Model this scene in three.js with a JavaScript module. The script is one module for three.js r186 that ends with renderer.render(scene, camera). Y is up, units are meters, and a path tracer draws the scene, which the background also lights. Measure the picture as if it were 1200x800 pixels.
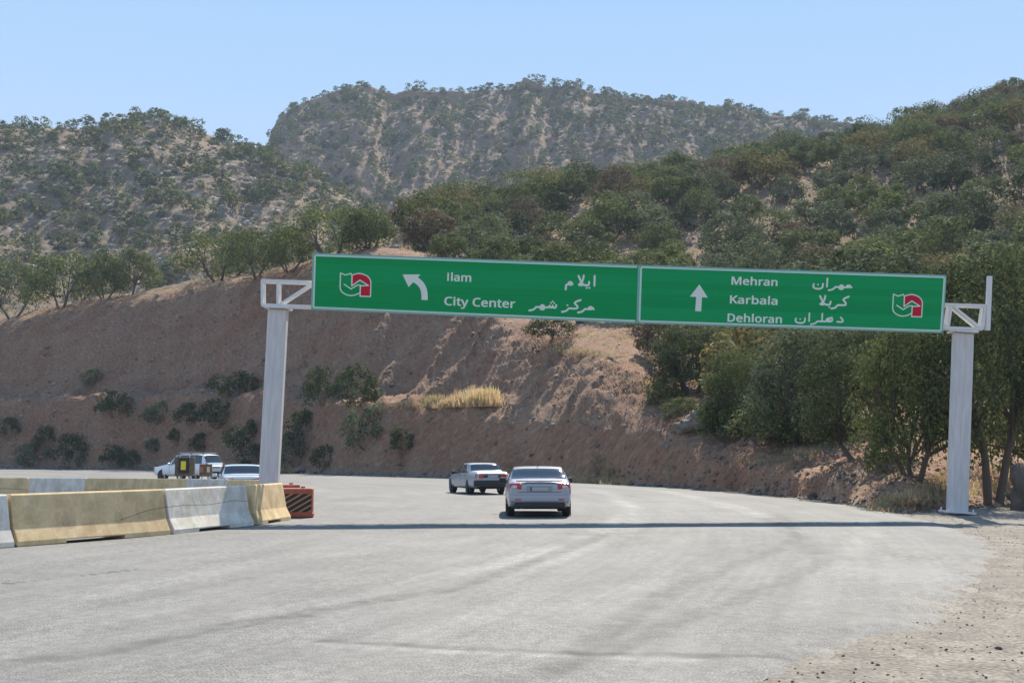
import * as THREE from 'three';
import { mergeGeometries, mergeVertices } from 'three/addons/utils/BufferGeometryUtils.js';
import { RoundedBoxGeometry } from 'three/addons/geometries/RoundedBoxGeometry.js';
import { Brush, Evaluator, SUBTRACTION } from 'three-bvh-csg';
import { createNoise2D, createNoise3D } from 'simplex-noise';

// ---------------------------------------------------------------- camera, sky, sun, exposure
const F = 1400, PW = 1200, PH = 800, HORIZON = 534, EYE = 1.73;
const scene = new THREE.Scene();
const camera = new THREE.PerspectiveCamera(2 * Math.atan(PH / 2 / F) * 180 / Math.PI, PW / PH, 0.1, 6000);
const PITCH = Math.atan((HORIZON - PH / 2) / F);
camera.position.set(0, EYE, 0);
camera.rotation.set(PITCH, 0, 0);
scene.add(camera);

const renderer = new THREE.WebGLRenderer({ antialias: true });
renderer.toneMapping = THREE.LinearToneMapping;
renderer.toneMappingExposure = 1.7;
renderer.shadowMap.enabled = true;

{ // clear dry-season sky: pale at the horizon, deeper blue overhead
  const w = 64, h = 256, data = new Float32Array(w * h * 4);
  const stops = [[-1, .2, .17, .14], [-0.02, .24, .21, .18], [0, .42, .49, .59], [0.12, .36, .46, .61], [.26, .30, .43, .615], [.36, .25, .395, .605], [.7, .15, .27, .48], [1, .12, .225, .43]];
  for (let y = 0; y < h; y++) {
    const e = Math.sin(((y + .5) / h - .5) * Math.PI);
    let k = 0; while (k < stops.length - 2 && stops[k + 1][0] < e) k++;
    const a = stops[k], b = stops[k + 1], t = Math.min(1, Math.max(0, (e - a[0]) / (b[0] - a[0])));
    for (let x = 0; x < w; x++) { const o = (y * w + x) * 4; for (let c = 0; c < 3; c++) data[o + c] = a[c + 1] + (b[c + 1] - a[c + 1]) * t; data[o + 3] = 1; }
  }
  const sky = new THREE.DataTexture(data, w, h, THREE.RGBAFormat, THREE.FloatType);
  sky.mapping = THREE.EquirectangularReflectionMapping; sky.magFilter = sky.minFilter = THREE.LinearFilter; sky.needsUpdate = true;
  scene.background = sky; scene.environment = sky;
}
const SUN_AZ = 15 * Math.PI / 180, SUN_EL = 48 * Math.PI / 180;
const SUN_DIR = new THREE.Vector3(Math.sin(SUN_AZ) * Math.cos(SUN_EL), Math.sin(SUN_EL), -Math.cos(SUN_AZ) * Math.cos(SUN_EL));
const sun = new THREE.DirectionalLight(new THREE.Color(1, .93, .81), 4.7);
sun.position.copy(SUN_DIR).multiplyScalar(600).add(new THREE.Vector3(0, 0, -150));
sun.target.position.set(0, 0, -150); scene.add(sun, sun.target);
sun.castShadow = true; sun.shadow.mapSize.set(4096, 4096);
Object.assign(sun.shadow.camera, { left: -200, right: 200, top: 200, bottom: -200, near: 1, far: 1500 });
scene.fog = new THREE.FogExp2(new THREE.Color(.68, .83, 1), 0.00022);

// ---------------------------------------------------------------- helpers
function mulberry(a) { return () => { a |= 0; a = a + 0x6D2B79F5 | 0; let t = Math.imul(a ^ a >>> 15, 1 | a); t = t + Math.imul(t ^ t >>> 7, 61 | t) ^ t; return ((t ^ t >>> 14) >>> 0) / 4294967296; }; }
const rnd = mulberry(77);
const rr = (a, b, g = rnd) => a + (b - a) * g();
const N2 = createNoise2D(mulberry(5)), N3 = createNoise3D(mulberry(9));
function fbm(x, y, o = 4) { let s = 0, a = .5, f = 1; for (let i = 0; i < o; i++) { s += a * N2(x * f + 17.3 * i, y * f - 9.1 * i); a *= .5; f *= 2.03; } return s; }
const clamp = (x, a = 0, b = 1) => Math.min(b, Math.max(a, x));
const lerp = (a, b, t) => a + (b - a) * t;
const sstep = (a, b, x) => { const t = clamp((x - a) / (b - a)); return t * t * (3 - 2 * t); };
const cp = Math.cos(PITCH), sp = Math.sin(PITCH);
function ray(px, py) { const u = (px - PW / 2) / F, v = (PH / 2 - py) / F, y = v * cp + sp, z = cp - v * sp; return [u / z, y / z]; } // per metre of forward distance
function P(px, py, d) { const [a, e] = ray(px, py); return new THREE.Vector3(a * d, EYE + e * d, -d); }
function G(px, py) { const [a, e] = ray(px, py), d = -EYE / e; return new THREE.Vector3(a * d, 0, -d); }
const taken = new Map();
function numbered(n) { const k = taken.get(n) ?? 0; taken.set(n, k + 1); return k ? n + '_' + String(k).padStart(3, '0') : n; }
function shade(o) { o.traverse((m) => { if (m.isMesh) { m.castShadow = true; m.receiveShadow = true; } }); return o; }
function tag(o, label, category, group) { o.userData.label = label; o.userData.category = category; if (group) o.userData.group = group; return o; }
function thing(name, label, category, pos = [0, 0, 0], turn = 0, group) {
  const o = new THREE.Group(); o.name = numbered(name); o.position.set(...pos); o.rotation.y = turn; scene.add(o);
  return tag(o, label, category, group);
}
function part(name, geo, mat, parent) { const m = new THREE.Mesh(geo, mat); m.name = name; m.castShadow = m.receiveShadow = true; parent.add(m); return m; }
function setting(name, geo, mat, kind = 'structure') { const m = new THREE.Mesh(geo, mat); m.name = name; m.userData.kind = kind; m.castShadow = m.receiveShadow = true; scene.add(m); return m; }
function boxAt(w, h, d, x, y, z) { const g = new THREE.BoxGeometry(w, h, d); g.translate(x, y, z); return g; }
function bar(a, b, t, t2 = t) { // a square bar from a to b
  const d = new THREE.Vector3().subVectors(b, a), g = new THREE.BoxGeometry(t, d.length(), t2);
  const q = new THREE.Quaternion().setFromUnitVectors(new THREE.Vector3(0, 1, 0), d.clone().normalize());
  g.applyQuaternion(q); const m = a.clone().add(b).multiplyScalar(.5); g.translate(m.x, m.y, m.z); return g;
}
function texture(size, fn, srgb = true, rep = 1) {
  const d = new Uint8Array(size * size * 4);
  for (let y = 0; y < size; y++) for (let x = 0; x < size; x++) { const c = fn(x / size, y / size), o = (y * size + x) * 4; for (let k = 0; k < 3; k++) d[o + k] = clamp(Array.isArray(c) ? c[k] : c) * 255; d[o + 3] = 255; }
  const t = new THREE.DataTexture(d, size, size); t.wrapS = t.wrapT = THREE.RepeatWrapping; t.magFilter = THREE.LinearFilter; t.minFilter = THREE.LinearMipmapLinearFilter; t.generateMipmaps = true;
  if (srgb) t.colorSpace = THREE.SRGBColorSpace; t.repeat.set(rep, rep); t.needsUpdate = true; return t;
}
// tiling noise: simplex on a torus-like blend of four shifted copies
function tile(fn) { return (u, v) => { const a = fn(u, v), b = fn(u - 1, v), c = fn(u, v - 1), d = fn(u - 1, v - 1); const s = u * u * (3 - 2 * u), t = v * v * (3 - 2 * v); return lerp(lerp(a, b, s), lerp(c, d, s), t); }; }
const std = (o) => new THREE.MeshStandardMaterial({ roughness: .9, ...o });
const col = (r, g, b) => new THREE.Color(r, g, b);

// ---------------------------------------------------------------- terrain, from lines read off the photograph
const pxA = (px) => (px - 600) / F;
const line = (pts) => pts.map(([px, py, d]) => { const [a, e] = ray(px, py); return [a, d, EYE + e * d]; });
const edgeLine = [[-500, 548], [0, 549], [180, 550.5], [330, 554], [450, 558], [600, 562], [700, 566], [780, 570], [850, 575], [950, 584], [1010, 592], [1060, 599]].map(([px, py]) => { const g = G(px, py); return [-g.x / g.z, -g.z, 0]; })
  .concat([[pxA(1100), 38.5, 0], [pxA(1150), 41.5, 0], [pxA(1200), 43, 0], [pxA(1700), 46, 0]]);
const L1 = line([[-500, 480, 182], [0, 470, 170], [150, 464, 157], [330, 463, 131], [450, 474, 108.5], [540, 478, 99], [600, 490, 91], [700, 500, 79], [780, 520, 69.5], [850, 545, 61], [950, 560, 50.3], [1010, 572, 43.6], [1060, 580, 38.8], [1100, 582, 41], [1150, 586, 44.5], [1200, 586, 46.5], [1700, 590, 50]]);
const L2 = line([[-500, 472, 188], [0, 463, 176], [150, 457, 162], [330, 455, 136], [450, 466, 112.5], [540, 468, 103.5], [600, 472, 94.5], [700, 456, 82.5], [780, 498, 71.5], [850, 525, 63], [950, 546, 52.6], [1010, 556, 46.3], [1060, 562, 41.8], [1100, 567, 43.5], [1150, 576, 47], [1200, 576, 49], [1700, 580, 53]]);
const L3 = line([[-500, 400, 202], [0, 376, 190], [130, 354, 180], [200, 343, 174], [300, 324, 160], [330, 319, 156], [450, 293, 140], [520, 312, 128], [600, 374, 110], [650, 397, 100], [700, 412, 91], [745, 436, 83], [780, 466, 77.5], [850, 497, 69], [950, 516, 60], [1010, 524, 55], [1060, 530, 51], [1130, 537, 54], [1200, 537, 57], [1700, 535, 62]]);
const L4 = line([[-500, 392, 216], [0, 371, 203], [200, 338, 186], [330, 315, 168], [450, 289, 152], [520, 296, 150], [600, 318, 158], [700, 330, 150], [780, 340, 145], [850, 345, 140], [950, 340, 140], [1050, 330, 140], [1130, 315, 140], [1200, 300, 140], [1700, 230, 150]]);
const L5 = line([[-500, 402, 230], [0, 375, 216], [200, 341, 199], [330, 317, 181], [450, 288, 173], [500, 275, 195], [560, 264, 235], [700, 240, 255], [850, 221, 268], [950, 203, 270], [1050, 178, 278], [1130, 156, 282], [1200, 140, 288], [1700, 60, 330]]);
function at(l, a) {
  if (a <= l[0][0]) return [l[0][1], l[0][2]];
  const n = l.length - 1; if (a >= l[n][0]) return [l[n][1], l[n][2]];
  let k = 0; while (l[k + 1][0] < a) k++;
  let t = (a - l[k][0]) / (l[k + 1][0] - l[k][0]); t = lerp(t, t * t * (3 - 2 * t), .45);
  return [lerp(l[k][1], l[k + 1][1], t), lerp(l[k][2], l[k + 1][2], t)];
}
const cacheA = new Map();
function knots(a) {
  const key = Math.round(a * 20000); let r = cacheA.get(key); if (r) return r;
  a = key / 20000;
  const e = at(edgeLine, a), w = N2(a * 60, 3) * .6;
  const k = [[-40, 0], [e[0] + w, 0], at(L1, a), at(L2, a), at(L3, a), at(L4, a), at(L5, a)];
  const R = k[6]; k.push([R[0] + 40, R[1] - 8], [R[0] + 110, Math.max(8, R[1] - 40)]);
  for (let i = 1; i < k.length; i++) if (k[i][0] < k[i - 1][0] + .5) k[i][0] = k[i - 1][0] + .5;
  const n = k.length, dl = [], m = [];
  for (let i = 0; i < n - 1; i++) dl.push((k[i + 1][1] - k[i][1]) / (k[i + 1][0] - k[i][0]));
  for (let i = 0; i < n; i++) { if (i === 0) m.push(dl[0]); else if (i === n - 1) m.push(dl[n - 2]); else m.push(dl[i - 1] * dl[i] <= 0 ? 0 : 2 * dl[i - 1] * dl[i] / (dl[i - 1] + dl[i])); }
  m[1] = 0; r = { k, m }; cacheA.set(key, r); return r;
}
function base(a, d) { // smooth height, and how far along the profile
  const { k, m } = knots(a); let i = 0; while (i < k.length - 2 && k[i + 1][0] < d) i++;
  const h = k[i + 1][0] - k[i][0], t = clamp((d - k[i][0]) / h), t2 = t * t, t3 = t2 * t;
  return [(2 * t3 - 3 * t2 + 1) * k[i][1] + (t3 - 2 * t2 + t) * h * m[i] + (-2 * t3 + 3 * t2) * k[i + 1][1] + (t3 - t2) * h * m[i + 1], i + t];
}
const alongOf = (x, d) => .56 * x - .82 * d, acrossOf = (x, d) => .82 * x + .56 * d;
function H(x, z) {
  const d = -z; if (d < 4) return -.03;
  const a = x / d, [h, q] = base(a, d);
  if (q <= 1) return h - .03 + .02 * fbm(x * .4, d * .4, 2) + .02 * fbm(x * 1.7, d * 1.7, 3);
  const s = alongOf(x, d), p = acrossOf(x, d);
  const cut = sstep(1.02, 1.5, q) * (1 - sstep(3.6, 4.15, q)), steep = clamp((h) / 6);
  let n = 0;
  if (cut > 0) {
    const rib = 1 - Math.abs(N2(s / 7.5 + .35 * fbm(p / 9, s / 9, 2), p / 46)) * 1.6;
    n += cut * steep * (.75 * (rib - .4) + .55 * fbm(s / 6, p / 8, 4) + .20 * fbm(s / 1.3, p / 1.6 + h * .4, 3) + .07 * N2(s / .5, h / .6));
    n += cut * (1 - steep) * .22 * fbm(x / 1.2, d / 1.2, 3);
    const ledge = h / 1.15 + .5 * N2(s / 14, 1); n += cut * steep * .08 * (sstep(.25, .75, ledge - Math.floor(ledge)) - .5);
  }
  const hill = sstep(3.9, 4.6, q);
  n += hill * (1.4 * fbm(x / 34, d / 34, 3) * clamp((d - 60) / 60) + .4 * fbm(x / 5, d / 5, 3) + .16 * fbm(x / 1.1, d / 1.1, 2));
  return h + n;
}
function pick(px, py, from = 8, to = 330) { // first ground point seen through a pixel of the photograph
  const [a, e] = ray(px, py); let last = from;
  for (let d = from; d < to; d += .35) { if (EYE + e * d < H(a * d, -d)) { let lo = last, hi = d; for (let i = 0; i < 14; i++) { const m = (lo + hi) / 2; if (EYE + e * m < H(a * m, -m)) hi = m; else lo = m; } return new THREE.Vector3(a * hi, H(a * hi, -hi), -hi); } last = d; }
  return new THREE.Vector3(a * to, H(a * to, -to), -to);
}
const aCols = [];
for (let i = 0; i <= 30; i++) aCols.push(-1.3 + i / 30 * .82);
for (let i = 1; i <= 680; i++) aCols.push(-.48 + i / 680 * .96);
for (let i = 1; i <= 30; i++) aCols.push(.48 + i / 30 * .82);
const soilTex = texture(512, (() => { const f = tile((u, v) => .5 * fbm(u * 6, v * 6, 5) + .5 * fbm(u * 42, v * 42, 3)), g = tile((u, v) => N2(u * 70, v * 70)); return (u, v) => { const n = .78 + .36 * f(u, v) + .16 * g(u, v); return [n, n * .985, n * .96]; }; })());
const soilBump = texture(512, (() => { const f = tile((u, v) => .6 * fbm(u * 9, v * 9, 5) + .4 * N2(u * 60, v * 60)); return (u, v) => .5 + .5 * f(u, v); })(), false);
const soilMat = std({ vertexColors: true, map: soilTex, bumpMap: soilBump, bumpScale: .03, roughness: .97 });
function gridMesh(cols, rows, fn) { // fn(i, j) -> {x, y, z, c:[r,g,b], u, v}
  const pos = new Float32Array(cols * rows * 3), cl = new Float32Array(cols * rows * 3), uv = new Float32Array(cols * rows * 2);
  const keep = new Uint8Array(cols * rows);
  for (let i = 0; i < cols; i++) for (let j = 0; j < rows; j++) {
    const q = fn(i, j), o = i * rows + j; keep[o] = q.keep === false ? 0 : 1;
    pos.set([q.x, q.y, q.z], o * 3); cl.set(q.c, o * 3); uv.set([q.u, q.v], o * 2);
  }
  const idx = [];
  for (let i = 0; i < cols - 1; i++) for (let j = 0; j < rows - 1; j++) {
    const a = i * rows + j, b = a + rows;
    if (keep[a] + keep[b] + keep[a + 1] + keep[b + 1] < 4) continue;
    idx.push(a, b, a + 1, b, b + 1, a + 1);
  }
  const g = new THREE.BufferGeometry();
  g.setAttribute('position', new THREE.BufferAttribute(pos, 3)); g.setAttribute('color', new THREE.BufferAttribute(cl, 3)); g.setAttribute('uv', new THREE.BufferAttribute(uv, 2));
  g.setIndex(idx); g.computeVertexNormals(); return g;
}
const mix3 = (a, b, t) => [lerp(a[0], b[0], t), lerp(a[1], b[1], t), lerp(a[2], b[2], t)];
function groundColor(x, d, h, q) {
  const n1 = fbm(x / 9, d / 9 + h / 5, 4), n2 = fbm(x / 1.7 + 40, d / 1.7 + h, 3), n3 = N2(x * 1.9, d * 1.9 + h * 2);
  const dirt = mix3([.385, .345, .295], [.33, .29, .245], clamp(.5 + n1 + .5 * n2));
  let c = dirt;
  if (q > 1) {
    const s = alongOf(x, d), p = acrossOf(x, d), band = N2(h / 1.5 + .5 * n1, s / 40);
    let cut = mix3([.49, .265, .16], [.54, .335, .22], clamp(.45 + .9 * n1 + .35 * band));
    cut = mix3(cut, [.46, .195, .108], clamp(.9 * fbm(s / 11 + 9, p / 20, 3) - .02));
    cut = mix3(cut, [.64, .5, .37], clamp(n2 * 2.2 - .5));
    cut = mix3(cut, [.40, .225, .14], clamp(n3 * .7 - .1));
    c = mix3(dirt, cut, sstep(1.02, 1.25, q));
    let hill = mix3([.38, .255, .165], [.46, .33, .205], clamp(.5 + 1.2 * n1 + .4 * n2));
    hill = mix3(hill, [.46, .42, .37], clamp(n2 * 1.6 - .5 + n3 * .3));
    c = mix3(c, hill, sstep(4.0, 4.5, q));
  }
  const j = 1 + .1 * n3; return [c[0] * j, c[1] * j, c[2] * j];
}
{
  const segRows = [50, 56, 12, 84, 46, 90, 14, 14], rowsList = [];
  segRows.forEach((n, s) => { for (let i = 0; i < n; i++) rowsList.push([s, i / n]); }); rowsList.push([7, 1]);
  const fn = (i, j) => {
    const a = aCols[i], { k } = knots(a), [s, t] = rowsList[j];
    const d = s === 0 ? 3 * Math.pow(k[1][0] / 3, t) : lerp(k[s][0], k[s + 1][0], t);
    const x = a * d, y = H(x, -d), q = s + t;
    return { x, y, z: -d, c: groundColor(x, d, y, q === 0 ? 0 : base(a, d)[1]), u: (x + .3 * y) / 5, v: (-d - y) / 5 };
  };
  const near = segRows[0] + 1;
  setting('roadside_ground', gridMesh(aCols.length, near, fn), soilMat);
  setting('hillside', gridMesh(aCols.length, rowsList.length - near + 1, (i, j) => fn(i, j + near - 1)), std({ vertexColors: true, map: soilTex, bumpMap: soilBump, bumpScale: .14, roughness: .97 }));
}
{ // the wide ground under and behind everything
  const g = new THREE.PlaneGeometry(9000, 9000, 2, 2); g.rotateX(-Math.PI / 2); g.translate(0, -.3, 0);
  const uv = g.attributes.uv; for (let i = 0; i < uv.count; i++) uv.setXY(i, uv.getX(i) * 1500, uv.getY(i) * 1500);
  setting('ground', g, std({ color: col(.4, .33, .27), map: soilTex, roughness: .97 }));
}
// ---- the two mountains behind
function mountain(name, toe, ridge, cols, rows, opt) {
  const Ht = (a, t) => { // t 0 toe .. 1 ridge .. 1.6 behind
    const T = at(toe, a), R = at(ridge, a), d = lerp(T[0], R[0], t), x = a * d;
    let tt = Math.min(t, 1); if (opt.scarp) { const e = .88 + .03 * N2(a * 22, 5); tt = tt < e ? tt / e * (1 - opt.scarp) : tt < e + .014 ? lerp(1 - opt.scarp, 1 - opt.scarp * .2, (tt - e) / .014) : lerp(1 - opt.scarp * .2, 1, (tt - e - .014) / (1 - e - .014)); } let h = lerp(T[1], R[1], opt.curve ? tt * (1 - opt.curve) + opt.curve * tt * tt * (3 - 2 * tt) : tt);
    if (t > 1) h -= (d - R[0]) * .55;
    const w = sstep(0, .15, t), edge = 1 - .8 * sstep(.9, 1, tt);
    const gully = Math.abs(N2(x / 70 + 3, d / 260 + opt.seed)); // ravines running down the slope
    h += w * edge * ((gully - .35) * opt.gully + opt.rough * 4 * fbm(x / 45, d / 45 + opt.seed, 4));
    const lv = h / opt.step + .8 * fbm(x / 60, d / 60, 2), fr = lv - Math.floor(lv); h += w * opt.step * .4 * (sstep(.55, .95, fr) - fr) * (.5 + .5 * N2(x / 30, d / 50));
    h += w * opt.rough * fbm(x / 7, d / 7, 3) * (.4 + .6 * edge);
    return [x, h, d];
  };
  const g = gridMesh(cols, rows, (i, j) => {
    const a = lerp(opt.a0, opt.a1, i / (cols - 1)), t = j / (rows - 1) * 1.35, [x, h, d] = Ht(a, t);
    const n1 = fbm(x / 40 + 5, d / 40 + h / 25, 4), n2 = fbm(x / 6, d / 6 + h / 3, 3), n3 = N2(x / 2.2, d / 2.2 + h);
    let c = mix3(opt.soil, opt.soil2, clamp(.5 + 1.3 * n1));
    c = mix3(c, opt.rock, clamp(n2 * 2.2 + n1 - .1)); c = mix3(c, opt.dark, clamp(n3 * .5 + n2 * .4 - .1));
    if (opt.cliff) c = mix3(c, opt.cliff, sstep(.84, .89, t) * clamp(.8 + n1 * 1.2));
    return { x, y: h, z: -d, c, u: (x + .3 * h) / 14, v: (-d - h) / 14 };
  });
  setting(name, g, mountMat); return Ht;
}
const mountMat = std({ vertexColors: true, map: soilTex, bumpMap: soilBump, bumpScale: .6, roughness: .97 });
const nearToe = line([[-600, 430, 300], [0, 400, 300], [200, 380, 310], [400, 370, 320], [700, 380, 340]]);
const nearRidge = line([[-600, 150, 520], [-100, 150, 520], [0, 147, 520], [50, 149, 520], [100, 150, 520], [122, 146, 520], [130, 138, 520], [185, 141, 520], [230, 155, 520], [270, 166, 510], [310, 177, 500], [340, 192, 495], [420, 235, 485], [520, 300, 470], [700, 380, 450]]);
const nearMountain = mountain('mountain', nearToe, nearRidge, 460, 260, { a0: -.62, a1: .05, curve: .35, gully: 5, rough: .9, step: 3, seed: 2, soil: [.47, .325, .21], soil2: [.40, .29, .19], rock: [.55, .46, .365], dark: [.25, .19, .14], cliff: [.52, .35, .235] });
const farToe = line([[-600, 330, 560], [200, 310, 560], [400, 295, 560], [600, 290, 590], [800, 250, 600], [1300, 220, 600]]);
const farRidge = line([[-600, 260, 850], [200, 235, 850], [290, 205, 850], [312, 185, 850], [318, 160, 850], [328, 145, 850], [342, 133, 850], [370, 124, 850], [420, 115, 850], [480, 118, 850], [560, 118, 850], [609, 114, 850], [613, 105, 850], [650, 110, 850], [700, 117, 850], [760, 125, 850], [830, 131, 850], [900, 142, 850], [960, 150, 850], [1010, 156, 850], [1060, 161, 850], [1300, 191, 850]]);
const farMountain = mountain('mountain_ridge', farToe, farRidge, 620, 260, { a0: -.4, a1: .5, curve: .3, gully: 8, rough: 1.3, step: 5, scarp: .075, seed: 8, soil: [.50, .31, .195], soil2: [.43, .285, .18], rock: [.58, .42, .29], dark: [.30, .20, .135], cliff: [.62, .37, .215] });

// ---------------------------------------------------------------- road
const roadEdgeTab = [[548.2, -500], [549.6, 0], [551.2, 180], [554.8, 330], [559, 450], [563, 600], [567, 700], [571.5, 780], [577, 850], [586, 948], [593, 1005], [602, 1056], [608, 1082], [615, 1112], [625, 1141], [637, 1159], [650, 1166], [665, 1160], [685, 1138], [705, 1108], [722, 1084], [733, 1056], [742, 1042], [757, 1000], [772, 945], [790, 905], [812, 860], [900, 780]]
  .map(([py, px]) => { const g = G(px, py); return [-g.z, g.x]; }).sort((a, b) => a[0] - b[0]);
function roadRight(d) { const t = roadEdgeTab; if (d <= t[0][0]) return t[0][1]; for (let k = 0; k < t.length - 1; k++) if (d < t[k + 1][0]) return lerp(t[k][1], t[k + 1][1], (d - t[k][0]) / (t[k + 1][0] - t[k][0])); return 1e9; }
const poly = (pts) => pts.map(([x, y]) => { const g = G(x, y); return [g.x, -g.z]; });
function distTo(pl, x, d) { let best = 1e9; for (let k = 0; k < pl.length - 1; k++) { const [ax, ay] = pl[k], [bx, by] = pl[k + 1], ux = bx - ax, uy = by - ay, t = clamp(((x - ax) * ux + (d - ay) * uy) / (ux * ux + uy * uy)); best = Math.min(best, Math.hypot(x - ax - ux * t, d - ay - uy * t)); } return best; }
const tracks = [ // [points, half width in metres, tone]
  [poly([[-60, 795], [0, 782], [130, 765], [270, 735], [400, 712], [540, 690], [640, 655], [705, 628]]), .17, -.17],
  [poly([[300, 722], [400, 703], [520, 676], [590, 660], [680, 634], [725, 612], [738, 596], [715, 580], [690, 572]]), .25, .14],
  [poly([[540, 690], [640, 662], [730, 628], [752, 606], [740, 588]]), .2, .1],
  [poly([[540, 815], [640, 790], [720, 765], [800, 730], [917, 683], [970, 658]]), .15, -.12],
  [poly([[660, 785], [700, 752], [745, 718], [800, 687], [860, 665], [915, 645], [934, 630], [925, 615], [905, 604]]), .15, -.11],
  [poly([[0, 686], [70, 679], [120, 673], [170, 667]]), .035, -.3],
  [poly([[700, 570], [780, 576], [850, 592], [896, 607]]), .35, .16],
  [poly([[906, 608], [935, 634], [955, 650]]), .25, -.12],
  [poly([[1008, 612], [1020, 628], [1000, 650]]), .25, .1],
  [poly([[380, 753], [530, 763], [680, 768], [800, 770], [935, 771]]), .1, -.2],
  [poly([[380, 757], [530, 768], [680, 773], [800, 775]]), .11, .14],
  [poly([[0, 745], [130, 738], [300, 715], [420, 690]]), .4, -.06],
  [poly([[300, 800], [480, 745], [600, 722], [720, 690]]), .35, .06],
  [poly([[100, 700], [300, 662], [480, 640], [640, 622]]), .4, .06],
];
const stains = [[[682, 626], 1.0, .5], [[733, 626], .7, .4], [[795, 625], 1.2, .35], [[1090, 655], .9, .5], [[1060, 652], .6, .4], [[1120, 652], .7, .4], [[1000, 722], .35, .4], [[1010, 640], .5, .3]].map(([p, r, s]) => { const g = G(...p); return [g.x, -g.z, r, s]; });
const asphaltTex = texture(1024, (() => { const f = tile((u, v) => N2(u * 62, v * 62)), g = tile((u, v) => N2(u * 160, v * 160)), e = tile((u, v) => fbm(u * 12, v * 12, 4)); return (u, v) => { const k = f(u, v), n = .80 + .14 * k + .14 * g(u, v) + .14 * e(u, v) + (k > .5 ? .12 : 0); return n; }; })());
const asphaltBump = texture(512, (() => { const f = tile((u, v) => .5 * N2(u * 80, v * 80) + .5 * N2(u * 160, v * 160)); return (u, v) => .5 + .5 * f(u, v); })(), false);
{
  const us = []; for (let i = 0; i <= 620; i++) us.push(i / 620); const rows = 400, d0 = 4, d1 = 162;
  const g = gridMesh(us.length, rows, (i, j) => {
    const f = j / (rows - 1), d = 1 / lerp(1 / d0, 1 / d1, f), xr0 = roadRight(d);
    const rag = .4 + (.28 * fbm(xr0 / 2.6, d / 2.6, 3)) * (d > 60 ? 2 : 1), xr = Math.min(xr0 + rag, .5 * d + 6), xl = Math.min(-.62 * d, xr - 1), x = lerp(xl, xr, us[i]), gap = xr - x;
    const dust = sstep(.8, .15, gap + .8 * fbm(x / 1.6, d / 1.6, 4));
    let v = .262 + .045 * fbm(x / 7, d / 7, 4) + .045 * fbm(x / 1.3, d / 1.3, 3) + .018 * N2(x * 3, d * 3);
    v += .04 * sstep(.0, .5, fbm(x / 15 + 7, d / 15, 2)); const pq = x - .45 * d + .005 * d * d; v += .045 * fbm(pq * .8, d * .05, 3) + .022 * N2(pq * 4, d * .12);
    for (const [pl, w, tone] of tracks) { const r = distTo(pl, x, d) + .07 * N2(x * 1.2, d * .8); if (r < w * 1.7) v *= 1 + 2.4 * tone * (1 - sstep(w * .5, w * 1.7, r)) * (.75 + .5 * N2(x * 2.1, d * 2.1)); }
    let c = [v * 1.05, v, v * .915];
    for (const [sx, sd, r, s] of stains) { const r2 = Math.hypot((x - sx) / r, (d - sd) / (r * .8)) + .5 * fbm(x * 1.5, d * 1.5, 3); if (r2 < 1) c = mix3(c, [.17, .125, .09], s * sstep(1, .5, r2) * clamp(.5 + N2(x * 4, d * 4))); }
    c = mix3(c, [.36, .315, .265], dust * clamp(.7 + .6 * fbm(x * 1.3, d * 1.3, 2)));
    return { x, y: i === us.length - 1 ? -.09 : .022 + .01 * N2(x / 5, d / 5) * sstep(60, 30, d) - .085 * sstep(1.0, 0, gap + .35 * fbm(x * .9, d * .9, 3)), z: -d, c, u: x / 2.4, v: -d / 2.4 };
  });
  setting('road', g, std({ vertexColors: true, map: asphaltTex, bumpMap: asphaltBump, bumpScale: .012, roughness: .82 }));
}
// ---------------------------------------------------------------- trees and shrubs
function stuffInst(name, label, category, geo, mat, list, colors) {
  const im = new THREE.InstancedMesh(geo, mat, list.length); list.forEach((m, i) => { im.setMatrixAt(i, m); if (colors) im.setColorAt(i, colors[i]); });
  im.name = name; im.userData.kind = 'stuff'; im.castShadow = im.receiveShadow = true; scene.add(im); return tag(im, label, category);
}
function limb(points, r0, r1, sides = 6) { // tapered, bent limb
  const pos = [], nor = [], idx = [], n = points.length;
  for (let i = 0; i < n; i++) {
    const p = points[i], dir = new THREE.Vector3().subVectors(points[Math.min(n - 1, i + 1)], points[Math.max(0, i - 1)]).normalize();
    const ref = Math.abs(dir.y) > .9 ? new THREE.Vector3(1, 0, 0) : new THREE.Vector3(0, 1, 0), u = new THREE.Vector3().crossVectors(dir, ref).normalize(), v = new THREE.Vector3().crossVectors(dir, u);
    const r = lerp(r0, r1, i / (n - 1));
    for (let s = 0; s < sides; s++) { const t = s / sides * Math.PI * 2, q = u.clone().multiplyScalar(Math.cos(t)).addScaledVector(v, Math.sin(t)); pos.push(p.x + q.x * r, p.y + q.y * r, p.z + q.z * r); nor.push(q.x, q.y, q.z); }
  }
  for (let i = 0; i < n - 1; i++) for (let s = 0; s < sides; s++) { const a = i * sides + s, b = i * sides + (s + 1) % sides; idx.push(a, b, a + sides, b, b + sides, a + sides); }
  const g = new THREE.BufferGeometry(); g.setAttribute('position', new THREE.Float32BufferAttribute(pos, 3)); g.setAttribute('normal', new THREE.Float32BufferAttribute(nor, 3)); g.setIndex(idx); return g;
}
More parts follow.
